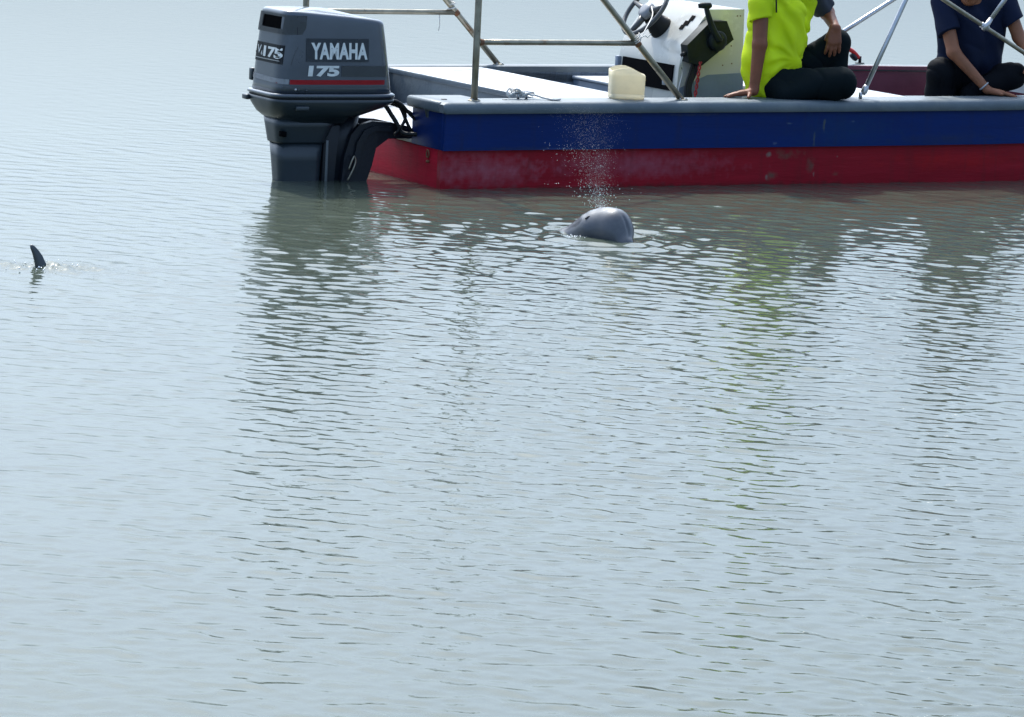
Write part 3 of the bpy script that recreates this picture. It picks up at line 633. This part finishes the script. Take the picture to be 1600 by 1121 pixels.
# ------------------------------------------------------------------ soft bodies: blended tapered limbs on a grid, one continuous surface
def surface(prims, vox=.005, post=None, pad=.03):
    """prims: (a, b, ra, rb, blend). Returns verts, quads of the blended surface."""
    A = np.array([p[0] for p in prims], float); B = np.array([p[1] for p in prims], float)
    R = np.array([max(p[2], p[3]) for p in prims])
    lo = np.minimum(A - R[:, None], B - R[:, None]).min(0) - pad; hi = np.maximum(A + R[:, None], B + R[:, None]).max(0) + pad
    n = np.ceil((hi - lo) / vox).astype(int) + 1
    ax = [lo[i] + vox * np.arange(n[i]) for i in range(3)]
    D = np.full(n, .15, np.float32)
    for (a, b, ra, rb, k) in prims:
        a = np.asarray(a, float); b = np.asarray(b, float); m = max(ra, rb) + k + .05
        l0 = np.maximum(0, np.floor((np.minimum(a, b) - m - lo) / vox).astype(int)); l1 = np.minimum(n, np.ceil((np.maximum(a, b) + m - lo) / vox).astype(int) + 1)
        sl = tuple(slice(l0[i], l1[i]) for i in range(3))
        X = ax[0][sl[0]][:, None, None].astype(np.float32); Y = ax[1][sl[1]][None, :, None].astype(np.float32); Z = ax[2][sl[2]][None, None, :].astype(np.float32)
        ba = b - a; L2 = ba @ ba + 1e-12
        h = np.clip(((X - a[0]) * ba[0] + (Y - a[1]) * ba[1] + (Z - a[2]) * ba[2]) / L2, 0, 1)
        d = np.sqrt((X - a[0] - h * ba[0]) ** 2 + (Y - a[1] - h * ba[1]) ** 2 + (Z - a[2] - h * ba[2]) ** 2) - (ra + (rb - ra) * h)
        o = D[sl]
        if k > 0:
            q = np.clip(.5 + .5 * (o - d) / k, 0, 1); D[sl] = o * (1 - q) + d * q - k * q * (1 - q)
        else: D[sl] = np.minimum(o, d)
    if post is not None:
        X, Y, Z = np.meshgrid(*ax, indexing='ij', sparse=True); D = post(D, X, Y, Z).astype(np.float32)
    for i in range(3):                                   # close anything cut by the box
        for e in (0, -1):
            sl = [slice(None)] * 3; sl[i] = e; D[tuple(sl)] = np.maximum(D[tuple(sl)], .001)
    ins = D < 0
    acc = np.zeros((n[0] - 1, n[1] - 1, n[2] - 1, 3), np.float32); cnt = np.zeros(acc.shape[:3], np.float32)
    quads = []
    cells = n - 1
    cid = -np.ones(cells, np.int64)
    edges = []
    for i in range(3):
        s0 = [slice(None)] * 3; s1 = [slice(None)] * 3; s0[i] = slice(0, -1); s1[i] = slice(1, None)
        d0 = D[tuple(s0)]; d1 = D[tuple(s1)]; ch = (d0 < 0) != (d1 < 0)
        I = np.argwhere(ch); v0 = d0[ch]; v1 = d1[ch]; f = v0 / (v0 - v1)
        pos = I.astype(np.float32); pos[:, i] += f
        j, k = (i + 1) % 3, (i + 2) % 3
        ok = (I[:, j] > 0) & (I[:, k] > 0) & (I[:, j] < n[j] - 1) & (I[:, k] < n[k] - 1)
        I, pos, v0 = I[ok], pos[ok], v0[ok]
        cs = []
        for (dj, dk) in ((-1, -1), (0, -1), (0, 0), (-1, 0)):
            c = I.copy(); c[:, j] += dj; c[:, k] += dk; cs.append(c)
            np.add.at(acc, (c[:, 0], c[:, 1], c[:, 2]), pos); np.add.at(cnt, (c[:, 0], c[:, 1], c[:, 2]), 1)
        edges.append((cs, v0 < 0))
    act = cnt > 0; cid[act] = np.arange(act.sum())
    V = lo + vox * (acc[act] / cnt[act][:, None])
    for cs, neg in edges:
        q = np.stack([cid[c[:, 0], c[:, 1], c[:, 2]] for c in cs], 1)
        q[~neg] = q[~neg][:, ::-1]; quads.append(q)
    return V, np.vstack(quads)
def soft(name, prims, material, parent, vox=.005, post=None, origin=(0, 0, 0), relax=1):
    V, F = surface(prims, vox, post)
    V = V - np.asarray(origin)
    for _ in range(relax):                                # light smoothing of grid steps
        acc = np.zeros_like(V); cnt = np.zeros(len(V))
        for a, b in ((0, 1), (1, 2), (2, 3), (3, 0)):
            np.add.at(acc, F[:, a], V[F[:, b]]); np.add.at(cnt, F[:, a], 1)
            np.add.at(acc, F[:, b], V[F[:, a]]); np.add.at(cnt, F[:, b], 1)
        V = V * .5 + .5 * acc / np.maximum(cnt, 1)[:, None]
    me = bpy.data.meshes.new(name); F = F.astype(np.int32)
    me.vertices.add(len(V)); me.vertices.foreach_set('co', V.astype(np.float32).ravel())
    me.loops.add(F.size); me.loops.foreach_set('vertex_index', F.ravel())
    me.polygons.add(len(F)); me.polygons.foreach_set('loop_start', np.arange(0, F.size, 4, dtype=np.int32)); me.update(); me.validate()
    return link(name, me, material, parent)
nrm = lambda v: np.asarray(v, float) / np.linalg.norm(v)
def hand(wrist, fwd, up, side, curl, lens=(.074, .082, .076, .060), thumb=1, thumb_dir=None, spread=.10, thumb_len=.06):
    """palm, four fingers of unequal length, thumb from the side of the palm; side points to the thumb"""
    w_ = np.asarray(wrist, float); f = nrm(fwd); s = nrm(side); u = nrm(up); out = []
    kn = []
    for i in range(4):
        o = (.030 - .0195 * i)
        k = w_ + f * (.088 - .006 * abs(i - 1)) + s * o + u * .004
        kn.append(k); out.append((w_ + s * o * .55, k, .0165, .0145, .012))
        d = nrm(f + s * spread * (1.5 - i)); L = lens[i]; p0 = k; ang = curl[0]
        for seg, (fr, r0, r1) in enumerate(((.46, .0112, .0102), (.30, .0102, .0094), (.24, .0094, .0078))):
            dd = d * math.cos(ang) - u * math.sin(ang); p1 = p0 + dd * L * fr * 1.0
            out.append((p0, p1, r0, r1, .004)); p0 = p1; ang += curl[1]
    td = nrm(thumb_dir if thumb_dir is not None else f * .65 + s * .75)
    b = w_ + f * .025 + s * .022
    m_ = b + td * thumb_len * .5; e = m_ + nrm(td + f * .35) * thumb_len * .55
    out += [(b, m_, .0155, .0115, .012), (m_, e, .0115, .0088, .005)]
    return out
def folds(D, X, Y, Z, amp, ax, freq, warp):
    q = ax[0] * X + ax[1] * Y + ax[2] * Z
    return D + amp * np.sin(freq * q + warp * np.sin(9 * Z + 7 * X) + 1.3 * np.sin(13 * Y - 11 * Z)) * (.6 + .4 * np.sin(17 * X + 23 * Z))
def crease(D, X, Y, Z, amp, ax, freq, warp):
    q = freq * (ax[0] * X + ax[1] * Y + ax[2] * Z) + warp * np.sin(6 * X + 5 * Z + 4 * Y) + .8 * np.sin(19 * Z - 8 * X)
    return D + amp * (1 - np.abs(np.sin(q))) ** 3 * (.55 + .45 * np.sin(11 * Z + 9 * X))
def plane(D, X, Y, Z, p, n):                              # keep the side the normal points away from
    n = nrm(n); return np.maximum(D, (X - p[0]) * n[0] + (Y - p[1]) * n[1] + (Z - p[2]) * n[2])
def head_prims(c, face, up, s=1.0):
    """skull, jaw, nose, brow, ears, neck start; face and up are unit directions"""
    f, u = nrm(face), nrm(up); r = np.cross(f, u); c = np.asarray(c, float)
    P = lambda a, b, d: c + s * (f * a + r * b + u * d)
    return [(P(-.025, 0, .03), P(.02, 0, .035), .083 * s, .078 * s, .02), (P(.03, 0, -.02), P(.045, 0, -.075), .058 * s, .036 * s, .03),
            (P(.0, .045, -.03), P(.05, .012, -.085), .030 * s, .022 * s, .02), (P(.0, -.045, -.03), P(.05, -.012, -.085), .030 * s, .022 * s, .02),
            (P(.088, 0, .015), P(.108, 0, -.022), .010 * s, .015 * s, .012), (P(.082, .03, .03), P(.082, -.03, .03), .014 * s, .014 * s, .015),
            (P(.085, .018, -.05), P(.085, -.018, -.05), .009 * s, .009 * s, .008),
            (P(-.005, .082, .015), P(-.01, .085, -.03), .014 * s, .010 * s, .006), (P(-.005, -.082, .015), P(-.01, -.085, -.03), .014 * s, .010 * s, .006)]

# ---- person in the yellow shirt, sitting on the side deck facing forward
SEAT = boatw(2.32, .34, .459)
p1 = empty('person', SEAT)
tag(p1, 'person in neon yellow shirt and black trousers sitting on gunwale, one hand planted behind', 'person')
rs = pt(1190, -14, 1.13); re = pt(1187, 70, 1.055); rw = pt(1178, 140, 1.03)
ls = pt(1266, -14, 1.43); le = pt(1292, 20, 1.52); lw = pt(1305, 44, 1.325)
pel = pt(1207, 132, 1.27); nk = pt(1226, -34, 1.29); hd = pt(1236, -88, 1.27)
zs = SEAT[2]
rw[2] = zs + .042
rh = hand(rw, (-1, -.15, -.20), (-.15, 0, 1), (-.1, -1, 0), (.02, .05), spread=.16, thumb_dir=(.05, -.9, -.30), lens=(.070, .078, .072, .058))
lh = hand(lw, pt(1302, 76, 1.305) - lw, (.15, -1, .0), (-1, -.1, .1), (.12, .22), thumb_dir=(-.55, -.05, -.75), thumb_len=.05, lens=(.072, .078, .074, .06))
lk = pt(1308, 67, 1.415); lhip = pt(1218, 128, 1.38); lan = pt(1306, 147, 1.42)
rhip = pt(1206, 134, 1.20); rk = pt(1314, 129, 1.16); ran = pt(1222, 149, 1.08)
body = [(rs, re, .046, .040, .02), (re, rw + (0, 0, .01), .040, .027, .015), (rw + (0, 0, .012), rw, .027, .022, .012), (ls, le, .046, .042, .02), (le, lw, .041, .027, .015),
        (nk, hd, .052, .05, .03), (pel, nk, .10, .075, .06), (rs, ls, .05, .05, .05), (rhip, rk, .07, .055, .04), (rk, ran, .05, .035, .03), (lhip, lk, .07, .055, .04), (lk, lan, .05, .035, .03)]
f1 = nrm((.75, -.65, -.05))
body += rh + lh + head_prims(hd, f1, (0.05, 0, 1))
bo = soft('body', body, M['skin1'], p1, .0042, origin=SEAT)
r1 = np.cross(f1, (0, 0, 1))
soft('hair', [(hd - f1 * .035 + (0, 0, .045), hd + f1 * .01 + (0, 0, .06), .085, .078, .03), (hd - f1 * .06 + (0, 0, -.02), hd - f1 * .05 + (0, 0, .03), .05, .07, .03)], M['hair'], p1, .006, origin=SEAT)
# trousers: one folded leg flat on the deck, one knee raised
def tr1(D, X, Y, Z):
    D = crease(D, X, Y, Z, .010, (.9, .2, .4), 24, 1.5)
    return plane(D, X, Y, Z, (0, 0, zs + .0015), (0, 0, -1))
tro = [(rhip, rk, .098, .082, .05), (rk, ran, .072, .052, .04), (lhip, lk, .098, .074, .05), (lk, lan, .068, .058, .03), (rhip, lhip, .10, .10, .08), (pel, pel + (0, 0, .05), .12, .11, .05),
       (rk + (.0, 0, -.02), rk + (-.04, 0, -.05), .07, .06, .04)]
soft('trousers', tro, M['trouser1'], p1, .0055, tr1, SEAT)
# shirt
blt = pt(1213, 108, 1.26)
wst = pt(1243, 95, 1.2)
def sh1(D, X, Y, Z):
    D = crease(folds(D, X, Y, Z, .006, (1.0, .35, .75), 44, 2.2), X, Y, Z, .012, (.8, .3, .62), 21, 1.6)
    # creases fanning out from the bent waist
    dx, dz = X - wst[0], Z - wst[2]; r = np.sqrt(dx * dx + dz * dz) + .02; a = np.arctan2(dz, -dx)
    return D + .012 * np.sin(a * 11 + 9 * r + 3 * np.sin(Y * 8)) * np.clip(r / .16, 0, 1) ** 2 * np.exp(-(r / .26) ** 2)
slv = rs + (re - rs) * .54
sh = [(rs + (.04, .05, -.05), pt(1190, 100, 1.18), .095, .105, .05), (ls + (-.05, -.02, -.06), pt(1222, 100, 1.36), .09, .10, .06), (pt(1190, 98, 1.18), pt(1187, 138, 1.18), .105, .085, .05),
      (pt(1228, 60, 1.24), pt(1222, 100, 1.24), .10, .095, .06), (rs + (.01, .02, -.005), ls + (-.01, -.02, -.005), .065, .06, .06), (pt(1222, 102, 1.25), pt(1196, 136, 1.16), .075, .06, .05),
      (nk + (0, 0, -.03), nk + (0, 0, .0), .07, .06, .04), (pt(1240, 20, 1.22), pt(1236, 92, 1.21), .075, .055, .05)]
def sh1b(D, X, Y, Z):
    return plane(sh1(D, X, Y, Z), X, Y, Z, (0, 0, zs + .004), (0, 0, -1))
def cuff(s0, s1):
    def f(D, X, Y, Z):
        D = folds(D, X, Y, Z, .0035, (.7, .5, .5), 60, 1.6); return plane(D, X, Y, Z, s1, (s1 - s0) + np.array((.04, 0, 0)))
    return f
soft('sleeve', [(rs + (.01, .01, .0), rs + (re - rs) * .25, .068, .066, .03), (rs + (re - rs) * .25, slv + (re - rs) * .2, .064, .066, .03)], M['yellow'], p1, .005, cuff(rs, slv), SEAT)
soft('shirt', sh, M['yellow'], p1, .0055, sh1b, SEAT)
e2 = ls + (le - ls) * .8
def sl2(D, X, Y, Z):
    D = folds(D, X, Y, Z, .004, (.6, .8, .9), 70, 1.5); n = nrm(le - ls)
    return plane(D, X, Y, Z, e2, n)
soft('sleeve', [(ls + (-.055, -.035, -.02), ls, .072, .074, .03), (ls, e2 + (le - ls) * .15, .072, .069, .03), (nk + (.03, -.02, -.02), ls + (-.02, -.01, .0), .066, .07, .03)], M['slate'], p1, .005, sl2, SEAT)
tube('collar', [nk + .066 * (math.cos(q) * r1 + math.sin(q) * f1) + np.array((0, 0, -.01 - .02 * math.sin(q))) - SEAT for q in np.linspace(0, 2 * math.pi, 25)[:-1]], .014, M['black'], p1, seg=10, closed=True)
tube('zip', spline([pt(1212, -8, 1.075) - SEAT, pt(1213, 4, 1.068) - SEAT, pt(1213, 20, 1.072) - SEAT], 4), .005, M['black'], p1, seg=6)

# ---- person in the navy shirt, cross-legged and leaning on one hand
SEAT2 = boatw(3.62, .42, .470)
p2 = empty('person', SEAT2)
tag(p2, 'person in navy t-shirt sitting cross-legged and leaning forward on one hand', 'person')
z2 = .472
rs = pt(1472, 2, 2.06); re = pt(1490, 82, 1.93); rw = pt(1543, 141, 1.90); ls = pt(1570, 0, 2.12); le = pt(1592, 58, 2.08); lw = pt(1614, 96, 1.96)
rw[2] = z2 + .030
pel = pt(1520, 128, 2.24); nk = pt(1518, 0, 2.08); hd = pt(1516, -26, 1.99)
rh = hand(rw, (1, -.12, -.17), (.1, 0, 1), (.05, -1, 0), (.03, .04), spread=.10, thumb_dir=(.75, -.6, -.2), lens=(.070, .078, .072, .058))
lh = hand(lw, pt(1622, 118, 1.93) - lw, (0, -1, .2), (-1, 0, .1), (.2, .35))
rk = pt(1470, 112, 1.98); rhip = pt(1500, 128, 2.2); ran = pt(1466, 148, 2.02)
lk = pt(1583, 118, 2.04); lhip = pt(1538, 128, 2.2); lan = pt(1515, 148, 2.00)
body = [(rs, re, .045, .038, .02), (re, rw, .038, .025, .015), (ls, le, .045, .038, .02), (le, lw, .038, .026, .015), (nk + (0, .03, -.03), hd + (0, .0, -.02), .055, .052, .03), (pel, nk + (0, .03, -.05), .10, .08, .06), (rs, ls, .05, .05, .05),
        (rhip, rk, .07, .055, .04), (rk, ran, .05, .035, .03), (lhip, lk, .07, .055, .04), (lk, lan, .05, .035, .03)] + rh + lh
f2 = nrm((-.05, -1, -.55)); up2 = nrm((0, -.5, 1))
body += head_prims(hd, f2, up2)
soft('body', body, M['skin2'], p2, .0042, origin=SEAT2)
soft('hair', [(hd - f2 * .035 + up2 * .045, hd + f2 * .012 + up2 * .062, .086, .078, .03), (hd - f2 * .06 - up2 * .02, hd - f2 * .05 + up2 * .03, .05, .07, .03)], M['hair'], p2, .006, origin=SEAT2)
def tr2(D, X, Y, Z):
    D = crease(D, X, Y, Z, .010, (.8, .3, .6), 24, 1.6); return plane(D, X, Y, Z, (0, 0, z2 - .042), (0, 0, -1))
soft('trousers', [(rhip, rk, .095, .078, .04), (rk, ran + (0, 0, .02), .076, .078, .03), (lhip, lk, .095, .078, .04), (lk, lan, .068, .058, .03), (rhip, lhip, .10, .10, .06), (ran, ran + (.05, .02, 0), .07, .05, .03)], M['trouser2'], p2, .0055, tr2, SEAT2)
rsl = rs + (re - rs) * .62; lsl = ls + (le - ls) * .62
def sh2(D, X, Y, Z):
    D = crease(folds(D, X, Y, Z, .005, (.9, .4, .6), 52, 2.0), X, Y, Z, .012, (.9, .2, .5), 20, 1.5)
    return D
soft('t_shirt', [(rs + (.055, .03, -.06), pt(1493, 95, 2.16), .095, .10, .05), (ls + (-.055, .02, -.06), pt(1535, 95, 2.18), .095, .10, .05), (rs + (.02, 0, 0), ls + (-.02, 0, 0), .068, .068, .05), (pt(1494, 95, 2.16), pt(1498, 122, 2.2), .10, .10, .05), (pt(1535, 95, 2.18), pt(1535, 122, 2.2), .10, .10, .05),
     (pt(1515, 30, 2.06), pt(1515, 90, 2.08), .09, .09, .06)], M['navy'], p2, .0055, sh2, SEAT2)
for a_, b_ in ((rs, rsl), (ls, lsl)):
    soft('sleeve', [(a_, b_ + (b_ - a_) * .3, .067, .070, .03)], M['navy'], p2, .005, cuff(a_, b_), SEAT2)
wb = rw + nrm(re - rw) * .03; dwb = nrm(re - rw); q1 = nrm(np.cross(dwb, (0, 1, 0))); q2 = np.cross(dwb, q1)
tube('wristband', [wb + .029 * (math.cos(a) * q1 + math.sin(a) * q2) - SEAT2 for a in np.linspace(0, 2 * math.pi, 21)[:-1]], .0045, M['white'], p2, seg=8, closed=True)

# ------------------------------------------------------------------ dolphins
D1 = np.array([DOL[0], DOL[1], 0.0])
d1 = empty('dolphin', D1)
tag(d1, 'grey round-headed dolphin surfacing beside the boat and blowing spray', 'dolphin')
Q = lambda px, py, y=-1.70: pt(px, py, y)
dp = [(Q(940, 358, -1.62), Q(958, 352, -1.72), .082, .078, .05), (Q(958, 345, -1.70), Q(962, 362, -1.72), .066, .074, .05), (Q(935, 352, -1.62), Q(915, 366, -1.58), .085, .085, .06), (Q(915, 368, -1.58), Q(880, 395, -1.50), .085, .09, .06),
      (Q(880, 395, -1.5), Q(800, 440, -1.3), .10, .12, .08), (Q(962, 372, -1.74), Q(975, 384, -1.8), .060, .045, .05), (Q(922, 347, -1.62), Q(945, 343, -1.66), .045, .055, .05), (Q(925, 360, -1.66), Q(955, 362, -1.70), .075, .08, .05), (Q(800, 440, -1.3), Q(700, 470, -1.1), .12, .06, .08)]
_b = np.array([D1[0] + .0, D1[1], -.02]); dp = [(_b + (a - _b) * (.95, .95, .90) + (.010, 0, 0), _b + (b - _b) * (.95, .95, .90) + (.010, 0, 0), ra * .93, rb * .93, k) for (a, b, ra, rb, k) in dp]
def dpost(D, X, Y, Z):
    b = Q(919, 339, -1.665); r = np.sqrt((X - b[0]) ** 2 + ((Y - b[1]) * .8) ** 2 + (Z - b[2]) ** 2)
    mth = Q(979, 352, -1.74); cc = X - (mth[0] - .35 * (Z - mth[2]) - 3 * (Z - mth[2]) ** 2)
    D = D + .007 * np.exp(-(cc / .006) ** 2) * (Y < -1.66) * np.exp(-((Z - mth[2]) / .05) ** 2)
    ringc = Q(912, 350, -1.66); k = np.sqrt((X - ringc[0]) ** 2 + (Z - ringc[2]) ** 2)
    return D + .0010 * np.sin((X - D1[0]) * 110 + 40 * (Z)) * np.exp(-((X - ringc[0]) / .03) ** 2)
dbo = soft('body', dp, M['dolphin'], d1, .004, dpost, D1, relax=2)
from mathutils.bvhtree import BVHTree
tree = BVHTree.FromPolygons([v.co for v in dbo.data.vertices], [tuple(q_.vertices) for q_ in dbo.data.polygons])
ro = Vector(CAM - D1); hit = tree.ray_cast(ro, (Vector(pt(920, 339, -1.66) - D1) - ro).normalized())[0]
bh = np.array(hit) if hit is not None else Q(919, 338.5, -1.672) - D1
soft('blowhole', [(bh + (-.016, -.001, -.010), bh + (.0, .002, .001), .0035, .005, .0), (bh + (.0, .002, .001), bh + (.015, .006, .004), .005, .003, .0)], M['blowhole'], d1, .002)
D2 = np.array([FIN[0], FIN[1], 0.0])
d2o = empty('dolphin', D2)
tag(d2o, 'mostly submerged dolphin showing only its dark curved back fin', 'dolphin')
finp = []
outline = [((46, 382.5), (52, 383.5)), ((46.8, 387), (58.5, 390.5)), ((50, 396), (64.5, 399)), ((52.5, 406), (68.5, 408)), ((54, 414), (73, 416)), ((52, 424), (80, 426))]
nf = len(outline)
rings = []
for i, (a, b) in enumerate(outline):
    A = pt(a[0] + .5, a[1] + 1, -3.6) - D2; B = pt(b[0] + 2, b[1] + 1, -3.6) - D2; c = (A + B) / 2; h = (B - A) / 2; th = .006 + .010 * i / nf
    rings.append([c + h * math.cos(q) + np.array((0, th * math.sin(q) * (1 - .35 * math.cos(q)), 0)) for q in np.linspace(0, 2 * math.pi, 25)[:-1]])
top = np.mean(rings[0], 0)
rings = [[top + (p_ - top) * f_ + np.array((-.002, 0, .006)) * (1 - f_) for p_ in rings[0]] for f_ in (.25, .6, .85)] + rings
loft('back_fin', rings, M['fin'], d2o)
soft('body', [(np.array((-.5, 0, -.22)), np.array((-.1, 0, -.125)), .05, .11, .05), (np.array((-.1, 0, -.125)), np.array((.25, 0, -.15)), .11, .12, .05), (np.array((.25, 0, -.15)), np.array((.6, 0, -.3)), .12, .09, .05)], M['fin'], d2o, .008)

# ------------------------------------------------------------------ spray from the blow, drops and foam round the animals
def drops(name, pts, rad, label):
    base = np.array([(1, 0, 0), (-1, 0, 0), (0, 1, 0), (0, -1, 0), (0, 0, 1), (0, 0, -1)], float)
    fc = np.array([(0, 2, 4), (2, 1, 4), (1, 3, 4), (3, 0, 4), (2, 0, 5), (1, 2, 5), (3, 1, 5), (0, 3, 5)])
    n = len(pts); V = (pts[:, None, :] + base[None] * rad[:, None, None]).reshape(-1, 3); F = (fc[None] + 6 * np.arange(n)[:, None, None]).reshape(-1, 3)
    me = bpy.data.meshes.new(name); me.from_pydata(V.tolist(), [], F.tolist()); me.update()
    o = link(name, me, M['drop']); tag(o, label, name.replace('_', ' '), kind='stuff'); return o
rg = np.random.default_rng(3)
src = pt(938, 318, -1.66)
def cone(n, hmax, w0, w1, lean, pw):
    h = rg.random(n) ** pw * hmax; wd = w0 + (w1 - w0) * (h / hmax) ** .7
    x = rg.normal(0, 1, n) * wd + lean * h; y = rg.normal(0, 1, n) * wd * .8
    return np.stack([src[0] + x, src[1] + y, src[2] + h - .02], 1)
P = [cone(4600, .47, .008, .085, -.18, 1.15), cone(480, .30, .015, .085, -.36, 1.0), cone(120, .12, .03, .10, -.6, 1.0)]
Rr = [rg.uniform(.0003, .0007, 4600), rg.uniform(.0007, .0015, 480), rg.uniform(.0011, .0024, 120)]
P = np.vstack(P); Rr = np.concatenate(Rr); k = (P[:, 2] > .03) & (np.sin(P[:, 0] * 70 + 3 * np.sin(P[:, 2] * 25)) * np.sin(P[:, 2] * 48 + P[:, 1] * 60) + rg.random(len(P)) * 1.6 > .45)
drops('spray', P[k], Rr[k], 'fine white spray of droplets rising above the surfacing dolphin')
n = 110; q = rg.random((n, 3))
fx = FIN[0] + rg.normal(.015, .10, n); fy = FIN[1] + rg.normal(-.02, .09, n)
drops('foam', np.stack([fx, fy, .005 + .012 * q[:, 2] ** 3], 1), .0010 + .0042 * q[:, 1] ** 3, 'white bubbles and splashes round the dark fin')
n = 26; q = rg.random((n, 3)); b0, b1 = pt(888, 373, -1.78), pt(912, 376, -1.80)
fp = b0 + (b1 - b0) * q[:, :1] + rg.normal(0, .012, (n, 3)) * (1.6, 2, .0); fp[:, 2] = .006 + .008 * q[:, 2]
drops('foam', fp, .0010 + .0028 * q[:, 1] ** 2, 'white bubbles where the round-headed dolphin meets the water')

# ------------------------------------------------------------------ things lying on the gunwale
BK = boatw(1.165, .14, .460)
bk = empty('plastic_container', BK, TH)
tag(bk, 'cream cut-open plastic container used as a bailer, standing on the grey gunwale', 'container')
def bucket():
    n = 64; rings = []; th = .004
    def out(z, ins, wave=0):
        r = []
        for i in range(n):
            x, y = se(5.5, .093 - ins, .062 - ins, 0, 2 * math.pi * i / n)
            zz = z
            if wave: zz = z + .020 * math.cos((x + .02) * 22) - .10 * max(0, x - .02) ** 1.0 * .9 - (.006 if y < 0 else .0)
            k = 1 + .03 * zz / .17
            r.append((x * k, y * k, zz))
        return r
    rings = [out(0, .012), out(.002, .004), out(.010, .0), out(.028, .0), out(.030, .002), out(.033, .0), out(.08, 0), out(.125, 0), out(.158, 0, 1), out(.1585, th, 1), out(.12, th), out(.03, th), out(.008, th)]
    return loft('shell', rings, M['bucket'], bk)
bucket().rotation_euler = (0, 0, math.radians(-18))
RP = boatw(.53, .145, .458)
rope = empty('mooring_rope', RP, TH)
tag(rope, 'short white rope knotted round a cleat on the grey stern gunwale', 'rope')
r3 = np.random.default_rng(8); pts = []
for i in range(26):
    s = i / 25; pts.append((-.075 + .11 * s + .022 * math.sin(i * 2.3), .028 * math.cos(i * 1.9), .016 + .020 * abs(math.sin(i * 1.37)) + .022 * math.exp(-((s - .35) / .15) ** 2)))
tube('knot', spline(pts, 6), .0062, M['rope'], rope, seg=8)
tube('loop', spline([(-.085, -.02, .010), (-.098, -.01, .035), (-.088, .0, .052), (-.07, .01, .055), (-.055, .0, .03)], 6), .0062, M['rope'], rope, seg=8)
for e_ in (0, 1, 2):
    tube('rope_end', spline([(.03, .0, .03), (.07, -.02 + .01 * e_, .024), (.10, -.05, .014), (.135, -.085 - .01 * e_, .008), (.15 + .012 * e_, -.105, .006 + .004 * e_), (.165 + .004 * e_, -.118 + .012 * e_, .004)], 6), [.0055] * 18 + list(np.linspace(.005, .002, 13)), M['rope'], rope, seg=6)
cdr = empty('tie_cord', boatw(1.17, .06, .79), TH)
tag(cdr, 'thin frayed cord tied from the steel brace to the steering wheel', 'cord')
k1 = np.array((0, 0, 0)); loc = lambda v: np.asarray(v) - np.array((1.17, .06, .79))
tube('lashing', [(.0 + .021 * math.cos(q) - .0006 * q * 1.0, .021 * math.sin(q), -.02 + .0016 * q + .012 * math.cos(q)) for q in np.linspace(0, 25, 110)], .003, M['rope'], cdr, seg=6)
tube('line', spline([loc((1.18, .04, .80)), loc((1.27, .14, .845)), loc((1.55, .55, .88)), loc((1.80, .98, .90))], 8), .0032, M['rope'], cdr, seg=6)
tube('tail', spline([(0.0, -.02, .0), (.03, -.024, .02), (.05, -.02, .012), (.07, -.02, .03)], 6), .003, M['rope'], cdr, seg=6)
